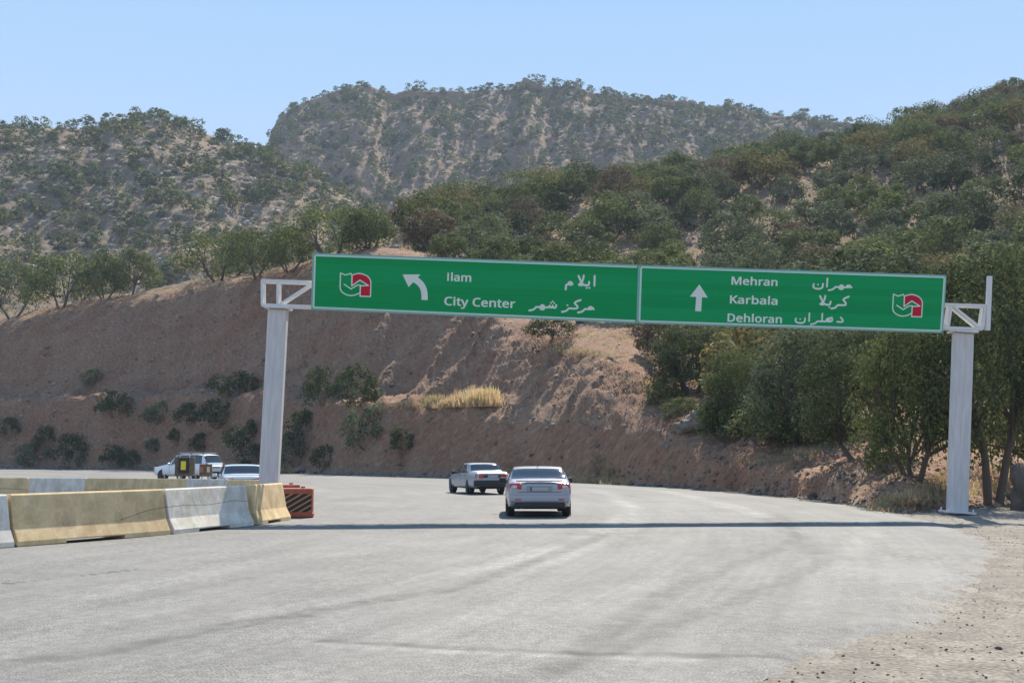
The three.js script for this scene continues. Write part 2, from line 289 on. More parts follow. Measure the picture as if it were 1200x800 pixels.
function makeTree(seed, o) { // unit tree: height 1, crown radius about o.R
  const g = mulberry(seed), R = o.R, clumps = [], V = (x, y, z) => new THREE.Vector3(x, y, z);
  for (let tries = 0; clumps.length < o.clumps && tries < 4000; tries++) {
    const th = g() * 6.283, y = Math.pow(g(), .8), k = lerp(.35, .88, Math.sqrt(g())), prof = Math.sqrt(Math.max(.05, 1 - Math.pow((y - .32) / .72, 2)));
    const c = V(Math.cos(th) * R * k * prof, o.base + (1 - o.base) * (.1 + .76 * y), Math.sin(th) * R * k * prof * rr(.85, 1.1, g));
    const r = R * rr(.2, .36, g) * o.cr;
    if (clumps.some((q) => q.c.distanceTo(c) < (q.r + r) * .48)) continue;
    clumps.push({ c, r });
  }
  const pos = [], nor = [], cl = [], nv = V(0, 0, 0);
  const per = Math.ceil(o.leaves / clumps.length);
  for (const { c, r } of clumps) {
    const tone = rr(.82, 1.18, g);
    for (let i = 0; i < per; i++) {
      const d = V(g() * 2 - 1, g() * 2 - 1, g() * 2 - 1); if (d.lengthSq() > 1 || d.lengthSq() < .01) { i--; continue; }
      d.normalize(); if (d.y < -.35 && g() < .6) d.y *= -1;
      const rad = r * (1 - .55 * Math.pow(g(), 1.8)) * (1 + .22 * N3(d.x * 2 + c.x * 9, d.y * 2 + seed, d.z * 2 + c.z * 9)), p = c.clone().addScaledVector(V(d.x, d.y * .8, d.z), rad);
      const n = V(d.x + rr(-.9, .9, g), d.y + rr(-.2, 1.6, g), d.z + rr(-.9, .9, g)).normalize();
      const t = V(g() - .5, g() - .5, g() - .5).cross(n).normalize(), b = nv.clone().crossVectors(n, t), L = o.leaf * rr(.6, 1.35, g), W = L * rr(.42, .7, g);
      const q = [p.clone().addScaledVector(t, -L), p.clone().addScaledVector(b, W).addScaledVector(n, L * .18), p.clone().addScaledVector(t, L), p.clone().addScaledVector(b, -W).addScaledVector(n, L * .18)];
      const m = n.clone().addScaledVector(d, .2).normalize(), v = tone * rr(.7, 1.3, g), hue = rr(-.12, .12, g);
      for (const k of [0, 2, 1, 0, 3, 2]) { pos.push(q[k].x, q[k].y, q[k].z); nor.push(m.x, m.y, m.z); cl.push(v * (1 + hue), v, v * (1 - hue)); }
    }
  }
  const crown = new THREE.BufferGeometry();
  crown.setAttribute('position', new THREE.Float32BufferAttribute(pos, 3)); crown.setAttribute('normal', new THREE.Float32BufferAttribute(nor, 3)); crown.setAttribute('color', new THREE.Float32BufferAttribute(cl, 3));
  const limbs = [], stems = o.stems ?? 3;
  for (let s = 0; s < stems; s++) {
    const th = s / stems * 6.283 + rr(-.5, .5, g) + (o.turn ?? 0), lean = rr(.12, .3, g) * (stems > 1 ? 1 : .25) * (o.spread ?? 1), top = V(Math.cos(th) * R * lean * 2.2, o.base + .18, Math.sin(th) * R * lean * 2.2);
    const foot = V(Math.cos(th) * .02 * (stems - 1), -.06, Math.sin(th) * .02 * (stems - 1)), mid = foot.clone().lerp(top, .5).add(V(rr(-.03, .03, g), 0, rr(-.03, .03, g)));
    limbs.push(limb([foot, foot.clone().lerp(mid, .5), mid, mid.clone().lerp(top, .55), top], o.trunk, o.trunk * .55, o.sides ?? 5));
    for (const q of clumps) { const dx = Math.atan2(q.c.z, q.c.x), dd = Math.abs(((dx - th + 9.425) % 6.283) - 3.1416); if (dd < 3.1416 / stems * 1.05 && g() < (o.branch ?? .8)) { const f = foot.clone().lerp(top, rr(.6, 1, g)); limbs.push(limb([f, f.clone().lerp(q.c, .5).add(V(0, .03, 0)), q.c], o.trunk * .42, o.trunk * .12, 4)); } }
  }
  return { crown, trunk: mergeGeometries(limbs) };
}
const leafMat = (r, g, b, tr = .3) => new THREE.MeshPhysicalMaterial({ color: col(r, g, b), vertexColors: true, roughness: .95, transmission: tr, thickness: 0, side: THREE.DoubleSide, specularIntensity: .25 });
const LEAF = { olive: leafMat(.142, .16, .056), grey: leafMat(.135, .155, .078), dark: leafMat(.082, .097, .038), bright: leafMat(.15, .17, .05), yellow: leafMat(.2, .165, .06), dry: leafMat(.18, .135, .08) };
const barkMat = std({ color: col(.12, .09, .07), bumpMap: soilBump, bumpScale: .01 });
const nearKinds = [11, 12, 13].map((s) => makeTree(s, { R: .62, base: .04, clumps: 38, cr: 1.05, leaves: 15000, leaf: .0145, stems: 2 + s % 2, trunk: .032, sides: 7 }));
const vTree = makeTree(31, { R: .62, base: .26, clumps: 44, cr: 1.0, leaves: 19000, leaf: .0115, stems: 2, trunk: .03, sides: 8, turn: .15, spread: .5 });
const midKinds = [21, 22, 23, 24, 25].map((s, i) => makeTree(s, { R: [.78, .66, .85, .7, .6][i], base: [.10, .16, .08, .14, .2][i], clumps: 20, cr: 1.12, leaves: 2200, leaf: .036, stems: 2 + s % 3, trunk: .032, branch: .5 }));
const crestKinds = [61, 62, 63, 64, 65].map((s, i) => makeTree(s, { R: [.78, .7, .88, .7, .66][i], base: [.10, .12, .08, .12, .16][i], clumps: 30, cr: 1.05, leaves: 4200, leaf: .026, stems: [2, 2, 4, 3, 1][i], trunk: .03, branch: .5 }));
const shrubKinds = [41, 42, 43].map((s) => makeTree(s, { R: .95, base: .0, clumps: 18, cr: 1.05, leaves: 1700, leaf: .05, stems: 4, trunk: .02, branch: .3 }));
const farKind2 = makeTree(52, { R: .85, base: .0, clumps: 7, cr: 1.3, leaves: 280, leaf: .1, stems: 3, trunk: .03, branch: .3 });
const farKind = makeTree(51, { R: .72, base: .0, clumps: 10, cr: 1.25, leaves: 320, leaf: .09, stems: 2, trunk: .035, branch: .3 });
function plantTree(name, kind, mat, pos, h, w, turn, label, category, group) { // w: width against the kind's own
  const t = thing(name, label, category, [pos.x, pos.y - .04 * h * .3, pos.z], turn, group);
  part('trunk', kind.trunk, barkMat, t); part('crown', kind.crown, mat, t); t.scale.set(h * w, h, h * w); return t;
}
const pxm = (d) => F / d;
// foot of the wooded hill, right of the cutting: [base px, base py, height px, width px, kind, leaves, label, fixed depth]
const footTrees = [
  [1163, 592, 300, 240, vTree, 'dark', 'tall dark oak with a forked trunk standing behind the grey gantry post'],
  [1072, 560, 190, 150, nearKinds[0], 'olive', 'dense green oak hanging over the brown earth mound beside the road'],
  [1008, 538, 165, 135, nearKinds[1], 'dark', 'round dark oak on the bank between the pale oak and the dense green oak'],
  [940, 520, 148, 140, nearKinds[2], 'grey', 'pale grey-green oak on the bank above the dark hollow'],
  [868, 505, 102, 105, nearKinds[1], 'olive', 'small olive green oak beside the pale flat boulder'],
  [808, 462, 88, 110, nearKinds[0], 'dark', 'dark oak on the shoulder of the cutting where the bare earth ends'],
  [905, 470, 95, 110, nearKinds[2], 'olive', 'leafy oak half hidden behind the pale grey-green oak'],
  [1245, 575, 250, 200, nearKinds[0], 'olive', 'olive green oak beyond the forked oak'],
];
footTrees.forEach(([x, y, hp, wp, kind, m, label], i) => { const p = pick(x, y), s = pxm(-p.z), h = hp / s; plantTree('oak_tree', kind, LEAF[m], p, h, wp / hp * .8, i * 1.3, label, 'tree', 'oaks along the foot of the hill'); });
const hollowShrubs = [[870, 505, 50, 80], [915, 500, 50, 90], [965, 520, 48, 80], [780, 476, 34, 50], [845, 512, 40, 70], [895, 522, 42, 90], [940, 515, 36, 80], [985, 508, 40, 70], [800, 488, 22, 50], [1040, 552, 40, 60]];
hollowShrubs.forEach(([x, y, hp, wp], i) => { const p = pick(x, y), s = pxm(-p.z), h = hp / s; plantTree('shrub', shrubKinds[i % 3], LEAF.olive, p, h, wp / hp * .5, i, 'leafy shrub in the shady hollow under the roadside oaks', 'shrub', 'shrubs under the roadside oaks'); });
const crestTrees = [
  [14, 373, 68, 62, 0, 'olive', 'first oak of the row on the cutting crest, cut off by the picture edge'], [70, 362, 66, 84, 1, 'bright', 'bright green oak with a low fork on the cutting crest'], [122, 350, 52, 48, 3, 'olive', 'narrow oak beside the bright green oak on the crest'],
  [154, 346, 52, 66, 4, 'olive', 'single stemmed oak at the end of the crest row above bare earth'], [258, 329, 54, 88, 2, 'bright', 'broad multi stemmed oak on the crest left of the sign gantry post'], [300, 325, 58, 74, 0, 'olive', 'oak behind the short lattice end of the gantry'],
  [338, 318, 52, 60, 3, 'olive', 'oak next to the top corner of the green sign board'], [392, 303, 58, 104, 2, 'bright', 'broad bright oak showing above the left sign board'], [432, 292, 46, 62, 1, 'olive', 'oak above the curved arrow of the sign'],
  [645, 402, 34, 62, 4, 'dark', 'small dark oak clinging to the lip of the bare cutting under the sign'],
];
crestTrees.forEach(([x, y, hp, wp, k, m, label], i) => { let p = pick(x, y); const s = pxm(-p.z); plantTree('oak_tree', crestKinds[k], LEAF[m], p, hp / s * 1.08, wp / hp * .72, i * 2.1, label, 'tree', 'oaks on the crest of the cutting'); });
{ // the wooded hill above the sign: a natural scatter, each tree its own
  const g = mulberry(404), spots = []; let n = 0;
  const mats = ['olive', 'olive', 'grey', 'grey', 'dark', 'olive', 'yellow', 'olive', 'grey', 'olive', 'dark', 'bright', 'dry', 'grey'];
  for (let tries = 0; tries < 9000 && spots.length < 282; tries++) {
    const a = lerp(-.085, .5, g()), kn = knots(a).k, lo = Math.max(kn[4][0] + 4, 62), hi = kn[6][0] + 10; if (hi < lo) continue;
    const d = Math.sqrt(lerp(lo * lo, hi * hi, g())), x = a * d, px = 600 + a * F;
    if (px < 760 && d < lo + 10) continue;                       // the dry, open lip of the cutting
    const open = fbm(x / 30 + 4, d / 30, 2); if (open > .36) continue;
    const gap = lerp(5.4, 8.0, g()) * lerp(.85, 1.05, clamp(d / 250));
    if (spots.some(([sx, sd]) => Math.hypot(sx - x, sd - d) < gap)) continue;
    if (footTrees.some(([fx, fy]) => false)) continue;
    spots.push([x, d]);
    const h = rr(4.0, 6.8, g) * (d > 200 ? 1.05 : 1), m = mats[Math.floor(g() * mats.length)], k = Math.floor(g() * 5);
    const what = { olive: 'olive green oak', grey: 'grey-green oak', bright: 'bright green oak', dark: 'dark green oak', yellow: 'yellowish oak', dry: 'brownish half dry oak' }[m];
    plantTree('oak_tree', midKinds[k], LEAF[m], new THREE.Vector3(x, H(x, -d), -d), h, rr(.85, 1.2, g), g() * 6.28, (h > 5.4 ? 'tall ' : h < 4.4 ? 'low ' : 'middling ') + what + (d < 105 ? ' low on the hillside just behind the sign' : d > hi - 40 ? ' near the skyline of the wooded hill' : d > 170 ? ' high on the wooded hillside' : ' midway up the wooded hillside'), 'tree', what + 's on the wooded hillside');
  }
}
{ // low scrub between the hillside oaks
  const g = mulberry(808), M = new THREE.Matrix4(), Q = new THREE.Quaternion(), up = new THREE.Vector3(0, 1, 0), L = [], C = [];
  for (let i = 0; i < 520; i++) {
    const a = lerp(-.09, .5, g()), k = knots(a).k, d = lerp(k[4][0] + 5, k[6][0] + 8, Math.sqrt(g())), x = a * d; if (600 + a * F < 770 && d < k[4][0] + 16) continue; if (fbm(x / 16 + 9, d / 16, 2) < -.12) continue;
    const s = rr(.5, 1.5, g); Q.setFromAxisAngle(up, g() * 6.28); M.compose(new THREE.Vector3(x, H(x, -d) - .05, -d), Q, new THREE.Vector3(s * rr(1, 1.5, g), s, s * rr(1, 1.5, g))); L.push(M.clone()); const v = rr(.75, 1.2, g); C.push(new THREE.Color(v * rr(.95, 1.3, g), v, v * rr(.8, 1.1, g)));
  }
  stuffInst('scrub', 'low scrub filling the gaps between the hillside oaks', 'scrub', farKind.crown, LEAF.olive, L, C);
}
{ // far-off wood on the two mountains
  const g = mulberry(505), M = new THREE.Matrix4(), Q = new THREE.Quaternion(), up = new THREE.Vector3(0, 1, 0), mats = [], cols = [];
  const scatter = (fn, a0, a1, n, dens, size, gap, top) => {
    for (let i = 0; i < n; i++) {
      const a = lerp(a0, a1, g()), t = Math.sqrt(lerp(.02, 1.03, g())), [x, h, d] = fn(a, t);
      if (.5 * fbm(x / 70 + 3, d / 70, 3) < dens - .3 * g() + (t > .87 ? top : 0)) continue; if (mats.some((m) => Math.hypot(m.elements[12] - x, m.elements[14] + d) < gap * (.6 + .8 * g()))) continue;
      const s = lerp(.38, 1.3, Math.pow(g(), 1.3)) * size; Q.setFromAxisAngle(up, g() * 6.28);
      M.compose(new THREE.Vector3(x, h - .1, -d), Q, new THREE.Vector3(s * rr(.8, 1.25, g), s, s * rr(.8, 1.25, g))); mats.push(M.clone());
      const v = rr(.7, 1.2, g); cols.push(new THREE.Color(v * rr(.9, 1.15, g), v, v * rr(.85, 1.1, g)));
    }
  };
  scatter(nearMountain, -.6, .02, 5000, -.06, 4.8, 5.6, .12); scatter(farMountain, -.36, .42, 9000, -.12, 5.4, 6, .16);
  const o = thing('far_woodland', 'scattered far-off oaks dotting the rocky mountain slopes', 'woodland'); o.userData.kind = 'stuff';
  for (const [nm, ge, ma, odd] of [['crowns', farKind.crown, LEAF.olive, 0], ['crowns', farKind2.crown, LEAF.olive, 1], ['trunks', farKind.trunk, barkMat, 0], ['trunks', farKind2.trunk, barkMat, 1]]) {
    const mine = mats.map((m, i) => i).filter((i) => (i % 3 === 0 ? 1 : 0) === odd), im = new THREE.InstancedMesh(ge, ma, mine.length); im.name = nm; im.userData.kind = 'stuff';
    mine.forEach((i, k) => { im.setMatrixAt(k, mats[i]); if (nm === 'crowns') im.setColorAt(k, cols[i]); }); im.castShadow = im.receiveShadow = true; o.add(im);
  }
}
// shrubs on the bare cutting: [px, base py, width px, height px]
const cutShrubs = [[133, 488, 44, 27], [185, 496, 40, 24], [222, 497, 36, 22], [255, 500, 50, 28], [274, 464, 58, 26], [107, 452, 24, 18], [378, 473, 42, 40], [418, 474, 56, 42], [352, 520, 40, 34], [428, 524, 54, 42], [474, 527, 40, 24], [10, 514, 26, 22], [50, 524, 28, 22], [40, 546, 40, 26], [82, 548, 40, 34], [132, 546, 30, 22], [150, 547, 26, 18], [180, 530, 20, 14], [205, 518, 18, 14], [285, 530, 44, 34], [235, 528, 26, 18], [345, 546, 46, 34], [380, 548, 34, 24], [300, 548, 40, 24]];
cutShrubs.forEach(([x, y, w, hp], i) => { const p = pick(x, y), s = pxm(-p.z), h = hp / s * 1.15; const g = i % 4 === 1 ? LEAF.grey : LEAF.dark;
  plantTree('shrub', shrubKinds[i % 3], g, p, h, w / hp * .52, i * 1.7, i === 6 || i === 7 ? 'large dark shrub on the ledge of the bare cutting beside the gantry post' : i === 10 ? 'small slanting shrub alone on the lower cutting slope' : 'dark low shrub growing on the bare earth cutting', 'shrub', i === 6 || i === 7 ? 'paired shrubs on the ledge' : i === 10 ? undefined : 'shrubs on the bare cutting'); });

// ---------------------------------------------------------------- rocks and dry grass
function rockGeo(seed, detail = 2, sq = .7) {
  let g = new THREE.IcosahedronGeometry(1, detail); g.deleteAttribute('uv'); g = mergeVertices(g, 1e-4);
  const p = g.attributes.position, v = new THREE.Vector3();
  for (let i = 0; i < p.count; i++) { v.fromBufferAttribute(p, i); const k = 1 + (detail > 2 ? .22 * N3(v.x * 6, v.y * 6, v.z * 6 + seed) * .4 : 0) + .34 * N3(v.x * 1.3 + seed, v.y * 1.3, v.z * 1.3) + .12 * N3(v.x * 3.5, v.y * 3.5 + seed, v.z * 3.5); v.multiplyScalar(k); v.y *= sq; if (detail < 3) v.x = Math.max(-.82, Math.min(.85, v.x)); p.setXYZ(i, v.x, v.y, v.z); }
  if (detail < 3) g = g.toNonIndexed(); const uv = new Float32Array(g.attributes.position.count * 2); for (let i = 0; i < uv.length / 2; i++) { uv[i * 2] = g.attributes.position.getX(i); uv[i * 2 + 1] = g.attributes.position.getY(i) + g.attributes.position.getZ(i); }
  g.setAttribute('uv', new THREE.BufferAttribute(uv, 2)); g.computeVertexNormals(); return g;
}
const rockMat = std({ color: col(.44, .385, .33), map: soilTex, bumpMap: soilBump, bumpScale: .05 });
const rockDark = std({ color: col(.30, .235, .19), map: soilTex, bumpMap: soilBump, bumpScale: .05 });
const boulderGeos = [1, 2, 3].map((s) => rockGeo(s * 7.7, 3, .62));
[[829, 500, 46, 22, 'broad pale flat-topped boulder on the cutting below the small olive oak', rockMat], [806, 505, 26, 16, 'small boulder leaning against the pale flat-topped boulder', rockMat], [836, 478, 26, 9, 'pale rock slab under the small olive oak', rockMat],
  [1216, 598, 52, 62, 'big brown rounded boulder beside the forked oak trunk', rockDark], [566, 560, 9, 5, 'small pale stone at the foot of the cutting by the old sedan', rockMat], [600, 562, 12, 6, 'loose stone by the road edge below the cutting', rockMat], [352, 554, 14, 8, 'pale stone at the far road edge beside the gantry post', rockMat], [955, 584, 14, 8, 'grey stone at the foot of the dark bank', rockDark]]
  .forEach(([x, y, w, h, label, m], i) => { const p = pick(x, y), s = pxm(-p.z), o = new THREE.Mesh(boulderGeos[i % 3], m); o.name = numbered('boulder'); o.position.set(p.x, p.y + h / s * .3, p.z); o.rotation.y = i * 1.9; o.scale.set(w / s / 1.7, h / s / 1.15, w / s / 1.9); shade(o); scene.add(o); tag(o, label, 'boulder'); });
{
  const g = mulberry(606), M = new THREE.Matrix4(), E = new THREE.Euler(), Q = new THREE.Quaternion(), list = [], cols = [];
  const put = (x, d, s, v) => { Q.setFromEuler(E.set(rr(-.4, .4, g), g() * 6.28, rr(-.4, .4, g))); const y = H(x, -d); M.compose(new THREE.Vector3(x, y + s * .15, -d), Q, new THREE.Vector3(s * rr(.7, 1.4, g), s * rr(.6, 1, g), s * rr(.7, 1.4, g))); list.push(M.clone()); cols.push(new THREE.Color(v * rr(.92, 1.12, g), v, v * rr(.86, 1, g))); };
  for (let i = 0; i < 8000; i++) { const d = 8 + 34 * Math.pow(g(), 1.4), x = roadRight(d) + rr(-.15, 9, g) * Math.pow(g(), .7); if (x / d > .5) continue; put(x, d, .003 + .012 * Math.pow(g(), 6) + (i % 400 ? 0 : .016), rr(.9, 1.5, g)); }     // shoulder gravel
  for (let i = 0; i < 3600; i++) { const a = lerp(-.46, .46, g()), k = knots(a).k, d = lerp(k[1][0] - .8, k[4][0], Math.pow(g(), 1.4)); put(a * d, d, .02 + (.2 * Math.pow(g(), 6) + .05) * (d / 100), rr(.7, 1.3, g)); } // cutting
  for (let i = 0; i < 1500; i++) { const a = lerp(-.46, .46, g()), k = knots(a).k, d = k[1][0] + rr(-.7, .8, g); put(a * d, d, .04 + .12 * Math.pow(g(), 3) * d / 80, rr(.6, 1.2, g)); }
  for (let i = 0; i < 2600; i++) { const a = lerp(-.1, .48, g()), k = knots(a).k, d = lerp(k[4][0], k[6][0], Math.sqrt(g())); put(a * d, d, .1 + .5 * Math.pow(g(), 4), rr(.7, 1.25, g)); }
  stuffInst('loose_stones', 'loose stones and gravel strewn over the shoulder and slopes', 'stones', rockGeo(3.3, 1, .75), rockMat, list, cols);
  const far = [], fc = [];
  const sc = (fn, a0, a1, n, size) => { for (let i = 0; i < n; i++) { const a = lerp(a0, a1, g()), t = Math.sqrt(lerp(.03, 1, g())), [x, h, d] = fn(a, t); if (fbm(x / 22, d / 22 + 7, 3) < .02) continue; const s = size * (.35 + 1.2 * Math.pow(g(), 3)); Q.setFromEuler(E.set(rr(-.3, .3, g), g() * 6.28, rr(-.3, .3, g))); M.compose(new THREE.Vector3(x, h, -d), Q, new THREE.Vector3(s * rr(.8, 1.5, g), s * rr(.6, 1.1, g), s * rr(.9, 1.6, g))); far.push(M.clone()); const v = rr(.85, 1.35, g); fc.push(new THREE.Color(v * 1.04, v, v * .92)); } };
  sc(nearMountain, -.6, .02, 9000, .75); sc(farMountain, -.36, .42, 5000, 1.1);
  stuffInst('mountain_rocks', 'pale limestone outcrops littering the mountain slopes', 'rocks', rockGeo(5.1, 1, .7), std({ color: col(.47, .39, .31), roughness: .95 }), far, fc);
}
function grassTuft(seed, n, lean) {
  const g = mulberry(seed), pos = [], nor = [];
  for (let i = 0; i < n; i++) {
    const x = rr(-.5, .5, g), z = rr(-.5, .5, g), h = rr(.45, 1, g), a = g() * 6.28, w = rr(.012, .028, g), lx = Math.cos(a) * lean * h * g(), lz = Math.sin(a) * lean * h * g(), cx = Math.cos(a + 1.57) * w, cz = Math.sin(a + 1.57) * w;
    const A = [x - cx, 0, z - cz], B = [x + cx, 0, z + cz], C = [x + lx * .4 + cx * .8, h * .6, z + lz * .4 + cz * .8], D = [x + lx * .4 - cx * .8, h * .6, z + lz * .4 - cz * .8], T = [x + lx, h, z + lz];
    for (const t of [A, B, C, A, C, D, D, C, T]) pos.push(...t);
  }
  const b = new THREE.BufferGeometry(); b.setAttribute('position', new THREE.Float32BufferAttribute(pos, 3)); b.computeVertexNormals(); return b;
}
const strawMat = new THREE.MeshPhysicalMaterial({ color: col(.66, .53, .31), roughness: .9, transmission: .45, thickness: 0, side: THREE.DoubleSide, specularIntensity: .3 });
{
  const g = mulberry(707), M = new THREE.Matrix4(), Q = new THREE.Quaternion(), up = new THREE.Vector3(0, 1, 0);
  const mk = (L, C, p, h, w, v = 1) => { Q.setFromAxisAngle(up, g() * 6.28); M.compose(new THREE.Vector3(p.x, p.y - .03, p.z), Q, new THREE.Vector3(w, h, w)); L.push(M.clone()); C.push(new THREE.Color(v * rr(.85, 1.1, g), v * rr(.85, 1.05, g), v * rr(.75, 1.1, g))); };
  // reed bed on the ledge of the cutting
  const reeds = [], rc = [];
  for (let i = 0; i < 230; i++) { const t = Math.pow(g(), .6), px = lerp(486, 584, t), py = lerp(479, 476, t) - rr(0, 11, g), p = pick(px, py); mk(reeds, rc, p, rr(.5, 1.4, g) * lerp(.45, 1.15, t) * (.75 + .5 * N2(px / 9, 2)), rr(.7, 1.5, g), lerp(.6, 1.25, t)); }
  stuffInst('reed_bed', 'golden dry reeds growing on the ledge of the cutting', 'reeds', grassTuft(1, 40, .35), strawMat, reeds, rc);
  const L = [], C = [];
  const strip = (x0, y0, x1, y1, jx, jy, n, h0, h1, v) => { for (let i = 0; i < n; i++) { const t = g(), p = pick(lerp(x0, x1, t) + rr(-jx, jx, g), lerp(y0, y1, t) + rr(-jy, jy, g)); mk(L, C, p, rr(h0, h1, g), rr(.4, .9, g), v * rr(.7, 1.15, g)); } };
  strip(560, 560, 640, 562, 10, 2, 90, .15, .45, .9); strip(660, 562, 730, 566, 8, 2.5, 130, .2, .5, 1); strip(332, 552, 350, 553, 4, 1.5, 60, .3, .7, 1);
  strip(1030, 598, 1088, 575, 10, 6, 150, .1, .32, .85); strip(1075, 590, 1110, 565, 12, 10, 80, .15, .4, .6); strip(700, 395, 748, 440, 22, 14, 80, .12, .3, .8); strip(665, 388, 760, 398, 25, 8, 60, .15, .3, .75);
  strip(900, 545, 960, 520, 30, 10, 90, .2, .4, .6); strip(1120, 570, 1200, 560, 20, 16, 90, .15, .4, .85); strip(640, 408, 700, 415, 10, 5, 80, .2, .5, .8);
  strip(30, 372, 360, 315, 30, 7, 450, .15, .4, .8); strip(400, 478, 520, 476, 20, 4, 80, .3, .6, .6); strip(760, 450, 800, 470, 15, 10, 80, .2, .5, .7); strip(690, 540, 720, 560, 10, 10, 40, .2, .4, .7);
  for (let i = 0; i < 7000; i++) { const a = lerp(-.1, .48, g()), k = knots(a).k, d = lerp(k[4][0], k[6][0] + 6, Math.sqrt(g())), x = a * d; if (fbm(x / 12, d / 12, 2) < -.05) continue; mk(L, C, new THREE.Vector3(x, H(x, -d), -d), rr(.25, .7, g), rr(.7, 1.7, g), rr(.6, 1, g)); }
  stuffInst('dry_grass', 'tufts of dry yellow grass on verges and hillside', 'grass', grassTuft(2, 22, .6), strawMat, L, C);
}
// ---------------------------------------------------------------- sign gantry
const metalMat = std({ color: col(.68, .655, .63), roughness: .55, metalness: .15, bumpMap: soilBump, bumpScale: .002 });
const postMat = std({ color: col(.70, .675, .675), roughness: .6, metalness: .05, map: texture(256, (() => { const f = tile((u, v) => fbm(u * 9, v * 3, 4)), s = tile((u, v) => N2(u * 40, v * 2)); return (u, v) => { const n = .92 + .08 * f(u, v) + .02 * s(u, v); return [n, n * .99, n * .975]; }; })()) });
function canvas(w, h, draw) { const c = document.createElement('canvas'); c.width = w; c.height = h; draw(c.getContext('2d'), w, h); const t = new THREE.CanvasTexture(c); t.colorSpace = THREE.SRGBColorSpace; t.anisotropy = 8; return t; }
const INK = '#dcdcd2', GREEN = '#00934f';
// Persian lettering drawn stroke by stroke: pen units, baseline 0, up positive, cursor moves left
const GL = {
  alef: [3.0, [[[-1.2, 0], [-1.2, 10]]]], alefF: [2.6, [[[0, 0], [-1.4, 0], [-1.4, 10]]]],
  mimI: [4.2, [[[0, 0], [-.6, 1.6], [-2, 2.8], [-3.3, 1.6], [-2.6, .2], [-1, 0], [-4.2, 0]]]],
  mim: [6.4, [[[-1, .6], [-1.6, 2.6], [-3.2, 2.8], [-4, 1], [-2.6, -.2], [-1, .6]], [[-3.6, .4], [-5.2, .1], [-5.6, -1.5], [-5.7, -5]]]],
  reF: [4.6, [[[0, 0], [-1.6, .2], [-2, -1.2], [-3.2, -3.2], [-5.8, -4.2]]]],
  zeF: [4.8, [[[0, 0], [-1.6, .2], [-2, -1.2], [-3.2, -3.2], [-5.8, -4.2]]], [[-2.4, 3.4]]],
  kafI: [5.8, [[[.2, 9.8], [-4.6, 6.9], [-1.8, 3.4], [-1.5, 1], [-2.4, 0], [-5.8, 0]]]],
  beI: [3.6, [[[-.9, 3.6], [-.9, 1], [-1.5, 0], [-3.6, 0]]], [[-1.5, -2.6]]],
  yeI: [3.8, [[[-.9, 3.6], [-.9, 1], [-1.5, 0], [-3.8, 0]]], [[-.6, -2.6], [-2.6, -2.6]]],
  lamalef: [7, [[[0, 0], [-1.8, .1], [-4.9, 9.4]], [[-1.2, 9.8], [-1.4, 5.4], [-3.4, 1.6], [-4.9, .1], [-2.2, 0]]]],
  lamM: [3, [[[0, 0], [-3, 0]], [[-1.4, 0], [-1.4, 10]]]],
  shinI: [7.2, [[[-.8, 3.2], [-.9, .6], [-1.6, 0], [-2.4, 0], [-3, .5], [-3.1, 2.8], [-3.2, .5], [-4, 0], [-4.8, .4], [-5, 2.6], [-5.2, .3], [-7.2, 0]]], [[-2.2, 5.2], [-4.2, 5.2], [-3.2, 7]]],
  heM: [5, [[[0, 0], [-5, 0]], [[-3.8, .2], [-3.2, 2.4], [-1.8, 2.4], [-1.2, .2], [-1.4, -2], [-2.6, -2.6], [-3.8, -1.8], [-3.6, 0]]]],
  heI: [6.6, [[[-1.6, 5.6], [-1, 3], [-1.4, .5], [-3.2, 0], [-5, .6], [-5.2, 2.6], [-4, 4.4], [-2.2, 4.6]], [[-3.2, 0], [-2.6, 2.2], [-4, 2.8], [-4.6, .4], [-6.6, 0]]]],
  dal: [6, [[[-2.8, 5.8], [-1.4, 3.2], [-1.1, .8], [-2.4, 0], [-5, .2]]]],
  nun: [8.4, [[[-1, 3.4], [-.9, 0], [-1.8, -2.4], [-4.2, -3.2], [-6.8, -2.2], [-7.4, .2], [-7, 2.8]]], [[-4.2, 2.2]]], gap: [1.2, []], space: [4, []],
};
function persian(c, word, right, baseY, size, width) {
  const k = size / 10, total = word.split(' ').reduce((s, n) => s + GL[n][0], 0) * k; let x = 0; c.save(); c.translate(right, 0); const kx = k * width / total; c.strokeStyle = c.fillStyle = INK; c.lineWidth = 2.2 * k; c.lineCap = c.lineJoin = 'round';
  for (const n of word.split(' ')) {
    const [adv, strokes, dots] = GL[n];
    for (const s of strokes) { c.beginPath(); s.forEach(([px, py], i) => { const X = x + px * kx, Y = baseY - py * k; if (!i) c.moveTo(X, Y); else if (i < s.length - 1) { const nx = x + s[i + 1][0] * kx, ny = baseY - s[i + 1][1] * k; c.quadraticCurveTo(X, Y, (X + nx) / 2, (Y + ny) / 2); } else c.lineTo(X, Y); }); c.stroke(); }
    for (const [px, py] of dots ?? []) { c.beginPath(); c.arc(x + px * kx, baseY - py * k, 1.05 * k, 0, 7); c.fill(); }
    x -= adv * kx;
  }
  c.restore();
}
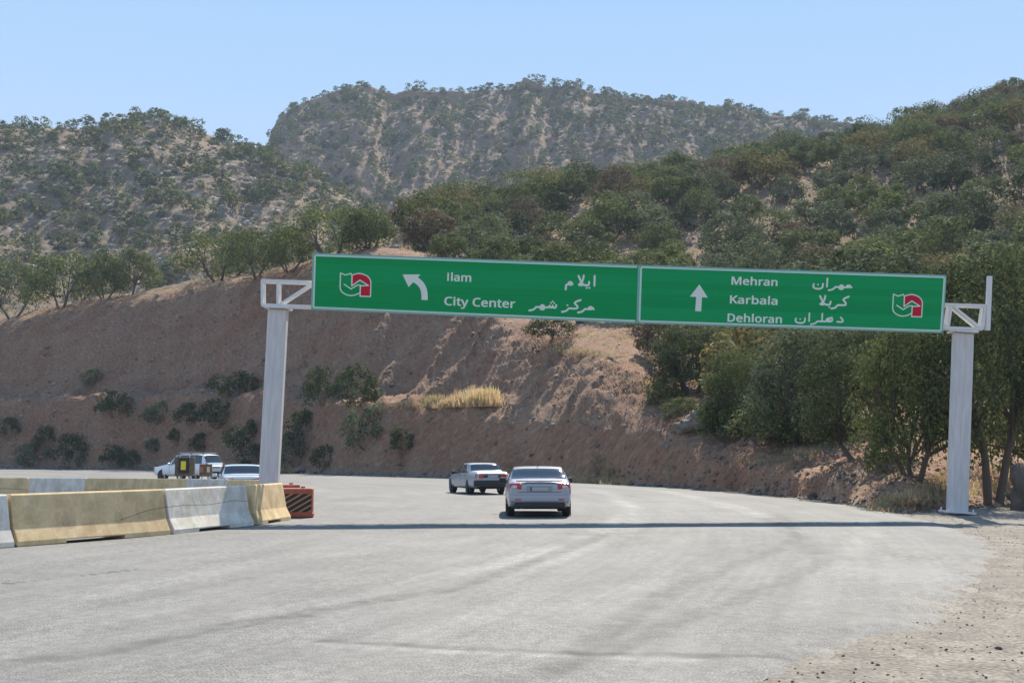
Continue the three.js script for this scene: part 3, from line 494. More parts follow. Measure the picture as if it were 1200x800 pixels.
function emblem(c, x, y, w, h) { // two interlocked arrows, the right one red
  const X = (u) => x + u * w, Y = (v) => y + v * h; c.save(); c.lineJoin = 'round'; c.lineWidth = w * .038; c.strokeStyle = INK;
  c.beginPath(); c.moveTo(X(.38), Y(.1)); c.quadraticCurveTo(X(.62), Y(-.08), X(.86), Y(.1)); c.quadraticCurveTo(X(1), Y(.22), X(1), Y(.42)); c.lineTo(X(1), Y(1)); c.lineTo(X(.66), Y(1)); c.lineTo(X(.66), Y(.55)); c.lineTo(X(.92), Y(.52)); c.lineTo(X(.64), Y(.3)); c.lineTo(X(.38), Y(.56)); c.closePath(); c.fillStyle = '#c01f33'; c.fill(); c.stroke();
  c.beginPath(); c.moveTo(X(.12), Y(.5)); c.lineTo(X(.36), Y(.7)); c.lineTo(X(.56), Y(.52)); c.lineTo(X(.66), Y(.52)); c.lineTo(X(.66), Y(.84)); c.quadraticCurveTo(X(.34), Y(1.14), X(.06), Y(.84)); c.quadraticCurveTo(X(0), Y(.74), X(0), Y(.6)); c.lineTo(X(0), Y(.02)); c.lineTo(X(.16), Y(.1)); c.lineTo(X(.34), Y(.02)); c.lineTo(X(.38), Y(.12)); c.lineTo(X(.38), Y(.5)); c.stroke();
  c.restore();
}
function face(draw, aspect) {
  return canvas(2048, Math.round(2048 / aspect), (c, w, h) => {
    c.fillStyle = GREEN; c.fillRect(0, 0, w, h);
    const g = mulberry(w + h + aspect * 97); // sheeting joints, streaks and dust
    for (let i = 0; i < 9; i++) { c.fillStyle = `rgba(0,40,30,${.10 + .1 * g()})`; c.fillRect(0, h * (i + .5) / 9, w, 1.5); c.fillStyle = `rgba(${g() < .5 ? '255,255,255' : '0,30,20'},${.015 + .025 * g()})`; c.fillRect(0, h * (i + .5) / 9, w, h / 9); }
    for (let i = 0; i < 160; i++) { c.fillStyle = `rgba(${g() < .6 ? '225,225,205' : '0,40,25'},${.012 + .03 * g()})`; c.fillRect(g() * w, g() * h, 40 + g() * 420, 1 + g() * 3); }
    for (let i = 0; i < 900; i++) { c.fillStyle = `rgba(215,205,180,${.03 + .08 * g()})`; c.fillRect(g() * w, g() * h, 1 + g() * 2, 1 + g() * 3); }
    draw(c, w, h);
  });
}
const latin = (c, s, x, y, size, width) => { c.save(); c.fillStyle = INK; c.font = `${size}px sans-serif`; c.strokeStyle = INK; c.lineWidth = size * .045; c.lineJoin = 'round'; c.textAlign = 'left'; c.textBaseline = 'alphabetic'; const m = c.measureText(s).width; c.translate(x, y); c.scale(width / m, 1); c.fillText(s, 0, 0); c.strokeText(s, 0, 0); c.restore(); };
// picture coordinates of the two boards -> board coordinates, so that each word stands where the photograph has it
const corners = { tl: [367, 297], tm: [749, 311], tr: [1109, 323], bl: [365, 362], bm: [747, 378], br: [1105, 389.5] };
const boardDepth = (px) => lerp(34.6, 35.9, (px - 366) / 741);
const BT = (k) => P(corners[k][0], corners[k][1], boardDepth(corners[k][0]));
const leftFace = face((c, w, h) => {
  const X = (px) => (px - 366) / 382 * w, Y = (py, px) => (py - (297 + (px - 367) * .0366)) / 66 * h, S = (n) => n / 66 * h;
  emblem(c, X(398), Y(319.5, 398), X(366 + 35.5), S(27));
  c.save(); c.strokeStyle = INK; c.lineWidth = S(7.5); c.beginPath(); c.moveTo(X(496.5), Y(351.5, 496)); c.bezierCurveTo(X(497), Y(338, 490), X(493), Y(331, 486), X(482), Y(326, 480)); c.stroke(); c.fillStyle = INK; c.beginPath(); c.moveTo(X(470), Y(321.5, 470)); c.lineTo(X(491), Y(321.5, 491)); c.lineTo(X(477.5), Y(336.5, 479)); c.closePath(); c.fill(); c.restore();
  (c.fillStyle = INK, c.fillRect(X(522.3), Y(329, 522) - S(9.6), S(1.9), S(9.6))); latin(c, 'lam', X(525.8), Y(329, 527), S(13), X(366 + 25.5)); latin(c, 'City Center', X(519), Y(357.5, 525), S(13.2), X(366 + 84));
  persian(c, 'alef gap yeI lamalef gap mim', X(698), Y(334, 690), S(11.2), X(366 + 37)); persian(c, 'mimI reF kafI zeF space shinI heM reF', X(696), Y(361.5, 690), S(10.4), X(366 + 74));
}, 9.6 / 1.62);
const rightFace = face((c, w, h) => {
  const X = (px) => (px - 748) / 359 * w, Y = (py, px) => (py - (311 + (px - 749) * .0334)) / 66.5 * h, S = (n) => n / 66.5 * h;
  c.save(); c.fillStyle = INK; c.beginPath(); [[818, 333], [828.5, 348.5], [821.6, 348], [821.2, 364.5], [814.2, 364], [814.8, 347.6], [807.5, 347.2]].forEach(([x, y], i) => c[i ? 'lineTo' : 'moveTo'](X(x), Y(y, x))); c.closePath(); c.fill(); c.restore();
  latin(c, 'Mehran', X(854), Y(333, 854), S(12.4), X(748 + 56)); latin(c, 'Karbala', X(853), Y(355, 853), S(12.4), X(748 + 58)); latin(c, 'Dehloran', X(851), Y(376, 851), S(12.4), X(748 + 66));
  persian(c, 'mimI heM reF gap alef nun', X(996), Y(336.5, 990), S(9.6), X(748 + 47)); persian(c, 'kafI reF gap beI lamalef', X(993), Y(357.5, 990), S(10.4), X(748 + 37)); persian(c, 'dal gap heI lamM reF gap alef nun', X(990), Y(377, 985), S(9), X(748 + 60));
  emblem(c, X(1046), Y(344, 1046), X(748 + 35), S(26));
}, 9.2 / 1.66);
{
  const LB = G(313, 602), RB = G(1122, 601); LB.z = -35.1; LB.x = ray(313, 602)[0] * 35.1; RB.x = ray(1122, 601)[0] * 36.3; RB.z = -36.3; LB.y = 0; RB.y = 0;
  const LT = P(326, 362, 35.1), RT = P(1129, 390, 36.3);
  const gt = thing('sign_gantry', 'grey steel gantry carrying two green direction sign boards across the road', 'sign gantry', [(LB.x + RB.x) / 2, 0, (LB.z + RB.z) / 2]);
  const o = gt.position, rel = (v) => v.clone().sub(o);
  for (const [b, t, w] of [[LB, LT, .56], [RB, RT, .56]]) {
    const A = rel(b), B = rel(t), len = A.distanceTo(B);
    const ge = new RoundedBoxGeometry(w, len, w * .8, 3, .085); const uv = ge.attributes.uv, pp = ge.attributes.position; for (let i = 0; i < uv.count; i++) uv.setXY(i, (pp.getX(i) + pp.getZ(i)) / 1.5, pp.getY(i) / 4);
    const m = part('post', ge, postMat, gt); m.position.copy(A).lerp(B, .5); m.quaternion.setFromUnitVectors(new THREE.Vector3(0, 1, 0), B.clone().sub(A).normalize());
    const gs = [boxAt(w * 1.5, .05, w * 1.5, 0, -len / 2 + .045, 0)]; for (const sx of [-1, 1]) for (const sz of [-1, 1]) { const bolt = new THREE.CylinderGeometry(.025, .025, .12, 6); bolt.translate(sx * w * .64, -len / 2 + .1, sz * w * .6); gs.push(bolt); }
    part('base_plate', mergeGeometries(gs.map((g) => g.index ? g.toNonIndexed() : g)), metalMat, m);
    part('cap_plate', boxAt(w * 1.25, .05, w * 1.3, 0, len / 2 + .02, 0), metalMat, m);
  }
  // box truss running behind the boards
  const tl = rel(P(309, 330, 35.1)), tr = rel(P(1152, 359.5, 36.3)), bl = rel(P(309, 358.5, 35.1)), br = rel(P(1148, 386.5, 36.3));
  const back = new THREE.Vector3(0, 0, -.06), fwd = new THREE.Vector3(0, 0, .24);
  for (const f of [fwd, back]) { part('chord', bar(tl.clone().add(f), tr.clone().add(f), .085), metalMat, gt); part('chord', bar(bl.clone().add(f), br.clone().add(f), .085), metalMat, gt); }
  const N = 22;
  for (let i = 0; i <= N; i++) {
    const t = i === 0 ? 0 : i === N ? 1 : i === 1 ? .021 : i === N - 1 ? .951 : lerp(.069, .951, (i - 2) / (N - 3)), a = tl.clone().lerp(tr, t), b = bl.clone().lerp(br, t);
    for (const f of [fwd, back]) part('upright', bar(a.clone().add(f), b.clone().add(f), .075), metalMat, gt);
    part('crosspiece', bar(a.clone().add(fwd), a.clone().add(back), .06), metalMat, gt); part('crosspiece', bar(b.clone().add(fwd), b.clone().add(back), .06), metalMat, gt);
    if (i > 0 && i < N) { const t2 = i === 1 ? .069 : i === N - 1 ? 1 : lerp(.069, .951, (i - 1) / (N - 3)); const up = i % 2 || i === 1, a2 = (up && i !== N - 1 ? tl.clone().lerp(tr, t2) : bl.clone().lerp(br, t2)), b2 = up && i !== N - 1 ? b : a; for (const f of [fwd, back]) part('brace', bar(b2.clone().add(f), a2.clone().add(f), .06), metalMat, gt); }
  }
  part('mast', bar(rel(P(1154, 388, 36.3)).add(fwd), rel(P(1156.5, 325, 36.3)).add(fwd), .13), metalMat, gt);
  // boards
  const off = new THREE.Vector3(0, 0, .42);
  for (const [ks, map] of [[['tl', 'tm', 'bm', 'bl'], leftFace], [['tm', 'tr', 'br', 'bm'], rightFace]]) {
    const q = ks.map((k) => rel(BT(k))), inset = ks[0] === 'tl' ? [0, -.012] : [.012, 0];
    q[0].x += inset[0]; q[3].x += inset[0]; q[1].x += inset[1]; q[2].x += inset[1];
    const nrm = new THREE.Vector3().subVectors(q[1], q[0]).cross(new THREE.Vector3().subVectors(q[3], q[0])).negate().normalize(); if (nrm.z < 0) nrm.negate();
    const p = [], u = [], id = []; const th = .06;
    const quad = (a, b, c, d, uvs) => { const k = p.length / 3; for (const v of [a, b, c, d]) p.push(v.x, v.y, v.z); for (const w of uvs) u.push(...w); id.push(k, k + 2, k + 1, k, k + 3, k + 2); };
    const bk = q.map((v) => v.clone().addScaledVector(nrm, -th));
    const grid = 12; for (let i = 0; i < grid; i++) { const t0 = i / grid, t1 = (i + 1) / grid; quad(q[0].clone().lerp(q[1], t0), q[0].clone().lerp(q[1], t1), q[3].clone().lerp(q[2], t1), q[3].clone().lerp(q[2], t0), [[t0, 1], [t1, 1], [t1, 0], [t0, 0]]); }
    const g = new THREE.BufferGeometry(); g.setAttribute('position', new THREE.Float32BufferAttribute(p, 3)); g.setAttribute('uv', new THREE.Float32BufferAttribute(u, 2)); g.setIndex(id); g.computeVertexNormals();
    const panel = part('sign_board', g, new THREE.MeshPhysicalMaterial({ map, roughness: .65, specularIntensity: .4 }), gt);
    panel.userData.label = ks[0] === 'tl' ? 'green board with curved arrow' : 'green board with straight arrow';
    // back and edges
    const p2 = [], id2 = []; const q4 = (a, b, c, d) => { const k = p2.length / 3; for (const v of [a, b, c, d]) p2.push(v.x, v.y, v.z); id2.push(k, k + 1, k + 2, k, k + 2, k + 3); };
    q4(bk[0], bk[1], bk[2], bk[3]); for (let i = 0; i < 4; i++) q4(q[i], q[(i + 1) % 4], bk[(i + 1) % 4], bk[i]);
    const g2 = new THREE.BufferGeometry(); g2.setAttribute('position', new THREE.Float32BufferAttribute(p2, 3)); g2.setIndex(id2); g2.computeVertexNormals(); part('backing', g2, metalMat, panel);
    // pale border strip and thin green rim outside it
    const bw = .055, cen = q[0].clone().add(q[1]).add(q[2]).add(q[3]).multiplyScalar(.25), ins = (v, m) => { const r = v.clone(); const ex = new THREE.Vector3().subVectors(q[1], q[0]).normalize(), ey = new THREE.Vector3(0, 1, 0), d = v.clone().sub(cen); r.addScaledVector(ex, -Math.sign(d.dot(ex)) * m); r.addScaledVector(ey, -Math.sign(d.y - d.x * (q[1].y - q[0].y) / (q[1].x - q[0].x)) * m); return r; };
    const e = q.map((v) => ins(v, .05).addScaledVector(nrm, .006)); const bars = [];
    const edges = ks[0] === 'tl' ? [[0, 1], [2, 3], [3, 0]] : [[0, 1], [1, 2], [2, 3], [3, 0]];
    for (const [i, j] of edges) bars.push(bar(e[i], e[j], bw, .008));
    part('border', mergeGeometries(bars), std({ color: col(.5, .66, .58), roughness: .5 }), panel);
    const rim = []; for (let i = 0; i < 4; i++) rim.push(bar(q[i].clone().addScaledVector(nrm, -.02), q[(i + 1) % 4].clone().addScaledVector(nrm, -.02), .035, .05)); part('rim', mergeGeometries(rim), std({ color: col(.2, .42, .34), roughness: .5 }), panel);
    for (let i = 0; i < 4; i++) { const t = (i + .5) / 4, a = q[0].clone().lerp(q[1], t).addScaledVector(nrm, -.1), b = q[3].clone().lerp(q[2], t).addScaledVector(nrm, -.1); part('stiffener', bar(a, b, .06, .07), metalMat, panel); }
  }
}

// ---------------------------------------------------------------- concrete barriers
const stainTex = (seed, crack) => canvas(1024, 256, (c, w, h) => {
  const g = mulberry(seed); c.fillStyle = '#f4f1ea'; c.fillRect(0, 0, w, h);
  for (let i = 0; i < 260; i++) { const x = g() * w, y = g() * h, r = 5 + g() * 60; c.fillStyle = `rgba(${90 + g() * 60 | 0},${80 + g() * 50 | 0},${60 + g() * 50 | 0},${.02 + .05 * g()})`; c.beginPath(); c.ellipse(x, y, r, r * (.3 + g()), g() * 3, 0, 7); c.fill(); }
  for (let i = 0; i < 26; i++) { const x = g() * w; c.fillStyle = `rgba(90,75,60,${.02 + .05 * g()})`; c.fillRect(x, g() * h * .4, 1 + g() * 5, h * (.2 + .5 * g())); }
  for (let i = 0; i < 700; i++) { c.fillStyle = `rgba(70,62,52,${.1 + .3 * g()})`; c.fillRect(g() * w, g() * h, 1 + g() * 3, 1 + g() * 3); }
  c.strokeStyle = 'rgba(60,52,45,.75)'; c.lineWidth = 2.5; c.lineJoin = 'round';
  for (const pts of crack) { c.beginPath(); pts.forEach(([x, y], i) => c[i ? 'lineTo' : 'moveTo'](x * w + (g() - .5) * 6, y * h + (g() - .5) * 5)); c.stroke(); }
});
const concrete = (r, g, b, t) => std({ color: col(r, g, b), map: t, roughness: .93, bumpMap: soilBump, bumpScale: .004 });
const sA = stainTex(3, []), sB = stainTex(8, [[[.66, .62], [.74, .55], [.82, .47], [.9, .42], [1, .40]]]), sC = stainTex(15, [[[0, .40], [.2, .38], [.5, .42], [.8, .36], [1, .4]], [[.62, .1], [.63, .35]], [[.3, .2], [.34, .6]]]);
const holeMat = std({ color: col(.05, .045, .04) });
const ev = new Evaluator(); ev.attributes = ['position', 'normal', 'uv'];
function barrierGeo(len) {
  const prof = [[.33, 0], [.33, .075], [.2, .32], [.082, .93], [.065, .95]], sh = new THREE.Shape();
  prof.forEach(([x, y], i) => i ? sh.lineTo(x, y) : sh.moveTo(x, y)); for (let i = prof.length - 1; i >= 0; i--) sh.lineTo(-prof[i][0], prof[i][1]); sh.closePath();
  const e = new THREE.ExtrudeGeometry(sh, { depth: len - .06, bevelEnabled: true, bevelSize: .012, bevelThickness: .012, bevelSegments: 1, steps: 8 }); e.translate(0, .012, -len / 2 + .03);
  const slot = new THREE.BoxGeometry(2, .13, len * .38); slot.translate(0, 0, len * .02);
  const a = new Brush(e.index ? e : mergeVertices(e)), b = new Brush(slot); a.updateMatrixWorld(); b.updateMatrixWorld();
  const r = ev.evaluate(a, b, SUBTRACTION).geometry; r.clearGroups();
  const p = r.attributes.position, uv = r.attributes.uv; for (let i = 0; i < p.count; i++) uv.setXY(i, .5 - p.getZ(i) / len * .98, clamp(p.getY(i) / .97, .005, .995) * .98 + .01);
  return r;
}
const barrierShapes = new Map();
function barrier(p0, p1, mat, label, group) { // along the ground from p0 to p1 (x, depth)
  const dx = p1[0] - p0[0], dd = p1[1] - p0[1], len = Math.hypot(dx, dd), key = len.toFixed(1);
  if (!barrierShapes.has(key)) barrierShapes.set(key, barrierGeo(+key));
  const t = thing('concrete_barrier', label, 'barrier', [(p0[0] + p1[0]) / 2, .03, -(p0[1] + p1[1]) / 2], Math.atan2(dx, -dd) + Math.PI, group);
  part('body', barrierShapes.get(key), mat, t);
  for (const f of [-.24, .2]) for (const sgn of [1, -1]) { const h = new THREE.CylinderGeometry(.03, .03, .012, 8); h.rotateZ(Math.PI / 2); const m = part('lifting_hole', h, holeMat, t); m.position.set(sgn * .138, .645, f * len); m.rotation.z = sgn * .19; }
  for (const s of [1, -1]) { const loop = new THREE.TorusGeometry(.05, .012, 5, 10); loop.rotateY(Math.PI / 2); loop.translate(0, .5, s * (len / 2 - .012)); part('joint_loop', loop, holeMat, t); }
  return t;
}
const CREAM = [.83, .63, .37], WHITE = [.82, .78, .72];
const gp = (x, y) => { const g = G(x, y); return [g.x, -g.z]; };
const q0 = gp(5, 641.5), q1 = gp(188, 627), q2 = gp(284, 616.5), q3 = gp(327, 610);
const back2 = (a, b, f) => [a[0] + (b[0] - a[0]) * f, a[1] + (b[1] - a[1]) * f];
barrier(back2(q0, q1, -.9), back2(q0, q1, -.012), concrete(...WHITE, sA), 'white concrete barrier before the long cream one, front row', 'front row of barriers');
barrier(q0, back2(q0, q1, .99), concrete(...CREAM, sB), 'long cream concrete barrier with a crack at one end, front row', 'front row of barriers');
barrier(q1, back2(q1, q2, .985), concrete(...WHITE, sC), 'cracked white concrete barrier between two cream ones, front row', 'front row of barriers');
barrier(back2(q2, q3, .05), q3, concrete(...CREAM, sA), 'short cream concrete barrier ending the front row at the striped block', 'front row of barriers');
const backPts = [[-110, 560.2], [35, 560.6], [103, 560.9], [164, 561.3], [220, 561.8], [270, 562.6], [303, 563.2]].map(([x, y]) => { const [a, e] = ray(x, y), d = (.98 - EYE) / e; return [a * d, d]; });
[['cream', 'cream concrete barrier at the open end of the back row'], ['white', 'white concrete barrier between cream ones in the back row'], ['cream', 'plain cream concrete barrier beside the white one in the back row'], ['cream', 'cream concrete barrier under the yellow hazard marker'], ['white', 'white concrete barrier beside the hazard marker in the back row'], ['cream', 'short cream concrete barrier by the gantry post in the back row']]
  .forEach(([k, label], i) => barrier(backPts[i], back2(backPts[i], backPts[i + 1], .99), concrete(...(k === 'white' ? WHITE : CREAM), i % 2 ? sA : sC), label, 'back row of barriers'));
// striped water-filled blocks at the nose
const stripeTex = canvas(512, 512, (c, w, h) => {
  c.fillStyle = '#1a1512'; c.fillRect(0, 0, w, h); c.fillStyle = '#a27a4e'; for (let i = -3; i < 8; i++) { c.beginPath(); c.moveTo(i * 150, h); c.lineTo(i * 150 + 46, h); c.lineTo(i * 150 + 46 + h * .95, 0); c.lineTo(i * 150 + h * .95, 0); c.fill(); }
  const g = mulberry(4); for (let i = 0; i < 600; i++) { c.fillStyle = `rgba(${g() < .5 ? '20,15,12' : '150,80,50'},${.1 + .3 * g()})`; c.fillRect(g() * w, g() * h, 2 + g() * 10, 2 + g() * 6); }
});
const redMat = std({ color: col(.44, .105, .06), roughness: .6, map: sA });
function block(px, py, w, h, dp, label, turn) {
  const g0 = G(px, py), t = thing('striped_block', label, 'traffic block', [g0.x, .03, g0.z - dp / 2], turn, 'striped red blocks at the barrier nose');
  const body = new RoundedBoxGeometry(w, h, dp, 3, .045); body.translate(0, h / 2, 0); part('body', body, redMat, t);
  const foot = new RoundedBoxGeometry(w * 1.04, .12, dp * 1.04, 2, .03); foot.translate(0, .061, 0); part('foot', foot, redMat, t);
  const cap = new THREE.CylinderGeometry(.06, .06, .05, 12); cap.translate(w * .2, h + .02, 0); part('filler_cap', cap, redMat, t);
  const st = new THREE.BoxGeometry(w * .93, h * .62, .012); st.translate(0, h * .5, dp / 2 + .004); part('stripe_panel', st, std({ map: stripeTex, roughness: .6 }), t);
}
block(344, 607.5, .96, .8, .55, 'red plastic block with black and tan diagonal stripes at the barrier nose', .1);
block(332, 602, .8, .84, .55, 'plain backed red block behind the diagonally striped one', .3);
{ // hazard marker standing on the back row
  const mk = (px, py, d, w, h, label, lamp) => {
    const p = P(px, py, d), t = thing('hazard_marker', label, 'hazard marker', [p.x, p.y, p.z], -.1);
    const b = new RoundedBoxGeometry(w, h, .1, 2, .02); b.translate(0, h / 2, 0); part('board', b, std({ color: col(.2, .155, .11), map: sA, roughness: .8 }), t);
    if (lamp) { const k = new THREE.BoxGeometry(w * .5, h * .8, .05); k.translate(-.02, h * .56, .062); part('lamp_housing', k, std({ color: col(.03, .03, .03), roughness: .6 }), t); const y = new RoundedBoxGeometry(w * .26, h * .46, .05, 2, .02); y.translate(-.02, h * .55, .085); part('yellow_lens', y, std({ color: col(.85, .66, .04), roughness: .35 }), t); }
    else for (const dx of [-.12, .1]) { const k = new THREE.BoxGeometry(.09, h * .45, .02); k.translate(dx, h * .55, .058); part('reflector', k, std({ color: dx < 0 ? col(.6, .12, .06) : col(.6, .5, .35), roughness: .4 }), t); }
    for (const s of [-1, 1]) part('foot', boxAt(.05, .12, .05, s * w * .3, -.05, 0), metalMat, t);
  };
  const bt = back2(backPts[3], backPts[4], .93), b2 = back2(backPts[4], backPts[5], .42);
  const toPx = ([x, d]) => 600 + x / d * F * (cp - (0) * sp);
  for (const [q, w, h, label, lamp] of [[bt, .64, .6, 'brown board with a yellow lamp on top of the back barrier row', true], [b2, .4, .38, 'small rusty board with two reflectors on the back barrier row', false]]) {
    const y = .03 + .962 + .1; const e = (y - EYE) / q[1]; void e;
    const p = [q[0], y, -q[1]]; const px = 600 + F * (q[0] / q[1]) * cp, [, ] = [0, 0]; void px;
    mk(...(() => { // back to a pixel only to reuse P(); the place itself is on the barrier top
      const vy = (y - EYE), zc = q[1] * cp + vy * sp, yc = vy * cp - q[1] * sp; return [600 + F * q[0] / zc, 400 - F * yc / zc, q[1]]; })(), w, h, label, lamp); void p;
  }
}
// ---------------------------------------------------------------- cars
const paint = (r, g, b, rough = .35) => new THREE.MeshPhysicalMaterial({ color: col(r, g, b), metalness: .25, roughness: rough, clearcoat: .8, clearcoatRoughness: .12 });
const glassMat = new THREE.MeshPhysicalMaterial({ color: col(.02, .026, .03), roughness: .06, metalness: 0, clearcoat: 1, clearcoatRoughness: .03 });
const rubber = std({ color: col(.022, .022, .023), roughness: .85 }), plastic = std({ color: col(.03, .03, .032), roughness: .65 });
const alloy = std({ color: col(.5, .5, .52), roughness: .35, metalness: .8 });
const lampRed = new THREE.MeshPhysicalMaterial({ color: col(.5, .02, .025), roughness: .15, clearcoat: 1 }), lampPale = new THREE.MeshPhysicalMaterial({ color: col(.75, .55, .5), roughness: .15, clearcoat: 1 });
const plateTex = canvas(256, 64, (c, w, h) => { c.fillStyle = '#a9a7a4'; c.fillRect(0, 0, w, h); c.fillStyle = '#3a4a78'; c.fillRect(0, 0, 22, h); c.strokeStyle = '#222'; c.lineWidth = 3; c.strokeRect(1, 1, w - 2, h - 2); });
const curve = (tab) => (s) => { let k = 0; while (k < tab.length - 2 && tab[k + 1][0] < s) k++; const [a, A] = tab[k], [b, B] = tab[k + 1]; let t = clamp((s - a) / (b - a)); return lerp(A, B, lerp(t, t * t * (3 - 2 * t), .6)); };
function makeCar(name, label, o) { // forward is -z, origin on the ground under the middle; s runs 0 front to 1 rear
  const root = thing(name, label, o.category ?? 'car'), { L, W } = o, top = curve(o.top), belt = curve(o.belt), sill = curve(o.sill), plan = curve(o.plan);
  const sect = (s) => { // half section from sill to roof centre
    const T = top(s), B = Math.min(belt(s), T - .02), ch = T - B, w = W / 2 * plan(s), y0 = sill(s), t = clamp(ch / .42);
    return [[w * .8, y0], [w * .95, y0 + .05], [w * .992, lerp(y0, B, .38)], [w, lerp(y0, B, .6)], [w * .985, lerp(y0, B, .84)], [w * .955, B], [w * lerp(.94, .905, t), B + ch * lerp(.3, .4, t)], [w * lerp(.91, .80, t), B + ch * lerp(.6, .84, t)], [w * lerp(.84, .72, t), B + ch * lerp(.82, .955, t)], [w * .42, B + ch * .99], [0, T]];
  };
  const J = 20, pt = (s, j) => { const q = sect(clamp(s)), m = j > 10 ? 20 - j : j, k = Math.min(9, Math.floor(m)), f = m - k, x = lerp(q[k][0], q[k + 1][0], f), y = lerp(q[k][1], q[k + 1][1], f); return new THREE.Vector3(j > 10 ? -x : x, y, -L / 2 + clamp(s) * L); };
  const S = []; for (let i = 0; i <= 56; i++) S.push(i / 56);
  const js = []; for (let j = 0; j <= J * 2; j++) js.push(j / 2);
  const pos = [], idx = [];
  const ring = (s, k, dz) => { for (const j of js) { const p = pt(s, j), cy = (sill(s) + top(s)) / 2; pos.push(p.x * k, cy + (p.y - cy) * k, p.z + dz); } };
  ring(0, .9, -.02); ring(0, .97, -.008); S.forEach((s) => ring(s, 1, 0)); ring(1, .975, .015); ring(1, .92, .04);
  const n = S.length + 4, m = js.length;
  for (let i = 0; i < n - 1; i++) for (let j = 0; j < m - 1; j++) { const a = i * m + j, b = a + m; idx.push(a, a + 1, b, b, a + 1, b + 1); }
  for (const [i, flip] of [[0, 0], [n - 1, 1]]) { const c = pos.length / 3; let y = 0; for (let j = 0; j < m; j++) y += pos[(i * m + j) * 3 + 1]; pos.push(0, y / m, pos[i * m * 3 + 2]); for (let j = 0; j < m - 1; j++) flip ? idx.push(c, i * m + j, i * m + j + 1) : idx.push(c, i * m + j + 1, i * m + j); flip ? idx.push(c, i * m + m - 1, i * m) : idx.push(c, i * m, i * m + m - 1); }
  const bg = new THREE.BufferGeometry(); bg.setAttribute('position', new THREE.Float32BufferAttribute(pos, 3)); bg.setIndex(idx); bg.computeVertexNormals();
  part('body', bg, o.paint, root);
  part('underbody', boxAt(W * .78, .12, L * .86, 0, sill(.5) + .05, 0), plastic, root);
  const patch = (name, mat, s0, s1, j0, j1, off = .006, parent = root, sk = [0, 0]) => { // a piece lying on the body: s range at j0, shifted by sk at j1
    const a = 10, b = 10, p = [], id = [];
    for (let i = 0; i <= a; i++) for (let k = 0; k <= b; k++) {
      const tj = k / b, j = lerp(j0, j1, tj), s = lerp(s0 + sk[0] * tj, s1 + sk[1] * tj, i / a), q = pt(s, j), e = .004;
      const ds = pt(s + e, j).sub(pt(s - e, j)), dj = pt(s, Math.min(20, j + .05)).sub(pt(s, Math.max(0, j - .05))), nn = ds.cross(dj).normalize(); const out = new THREE.Vector3(q.x, (q.y - .5) * 1.2, 0); if (nn.dot(out) < 0) nn.negate();
      q.addScaledVector(nn, off); p.push(q.x, q.y, q.z);
    }
    for (let i = 0; i < a; i++) for (let k = 0; k < b; k++) { const c = i * (b + 1) + k; id.push(c, c + 1, c + b + 1, c + 1, c + b + 2, c + b + 1); }
    const g = new THREE.BufferGeometry(); g.setAttribute('position', new THREE.Float32BufferAttribute(p, 3)); g.setIndex(id); g.computeVertexNormals(); return part(name, g, mat, parent);
  };
  patch('windscreen', glassMat, o.ws[0], o.ws[1], 7.1, 12.9); const rw = patch('rear_window', glassMat, o.rw[0], o.rw[1], 7.3, 12.7, .008); void rw;
  for (const [s0, s1, k0, k1] of o.side) for (const f of [0, 1]) patch('side_window', glassMat, s0, s1, f ? 14.75 : 5.25, f ? 12.5 : 7.5, .006, root, [k0, k1]);
  for (const s of o.doors) for (const f of [0, 1]) patch('door_seam', plastic, s, s + .004, f ? 18.2 : 1.8, f ? 14.9 : 5.1, .002);
  for (const s of o.handles) for (const f of [0, 1]) { const q = pt(s, f ? 15.6 : 4.4), h = new RoundedBoxGeometry(.03, .03, .16, 2, .012); h.translate(q.x, q.y, q.z); part('door_handle', h, o.trim ?? o.paint, root); }
  // wheels
  const R = o.wheel, tyre = new THREE.LatheGeometry([[.62, -.1], [.9, -.105], [.985, -.085], [1, -.05], [1, .05], [.985, .085], [.9, .105], [.62, .1]].map(([r, y]) => new THREE.Vector2(r * R, y)), 28); tyre.rotateZ(Math.PI / 2);
  const rimG = [new THREE.CylinderGeometry(R * .64, R * .64, .15, 20)]; const rim0 = rimG[0]; rim0.rotateZ(Math.PI / 2);
  for (const sz of o.axles) for (const f of [-1, 1]) {
    const w = new THREE.Group(); w.name = 'wheel'; w.position.set(f * (W / 2 * .955 - .1), R, -L / 2 + sz * L); root.add(w); part('tyre', tyre, rubber, w); part('rim', rim0, alloy, w);
    const sp2 = []; for (let k = 0; k < 5; k++) { const b = new THREE.BoxGeometry(.02, R * .52, .07); b.translate(f * .08, R * .3, 0); b.rotateX(k * 1.2566); sp2.push(b); } part('spokes', mergeGeometries(sp2), plastic, w);
    const arch = new THREE.CylinderGeometry(R * 1.13, R * 1.13, .02, 26, 1, false, 0, Math.PI); arch.rotateZ(Math.PI / 2); arch.rotateX(f > 0 ? -Math.PI / 2 : -Math.PI / 2); const q = pt(sz, 3.2); const am = part('wheel_arch', arch, plastic, root); am.position.set(f * (q.x - .004), R, -L / 2 + sz * L);
  }
  for (const f of [-1, 1]) { const s = o.mirror, q = pt(s, 5.2), mg = new RoundedBoxGeometry(.2, .14, .1, 3, .04); mg.translate(f * (q.x + .13), q.y + .07, q.z); const mm = part('wing_mirror', mg, o.mirrorMat ?? o.paint, root); const ar = new THREE.BoxGeometry(.08, .04, .05); ar.translate(f * (q.x + .02), q.y + .03, q.z); part('arm', ar, plastic, mm); }
  o.rear?.({ root, pt, L, W, sill, top, belt, patch }); return root;
}
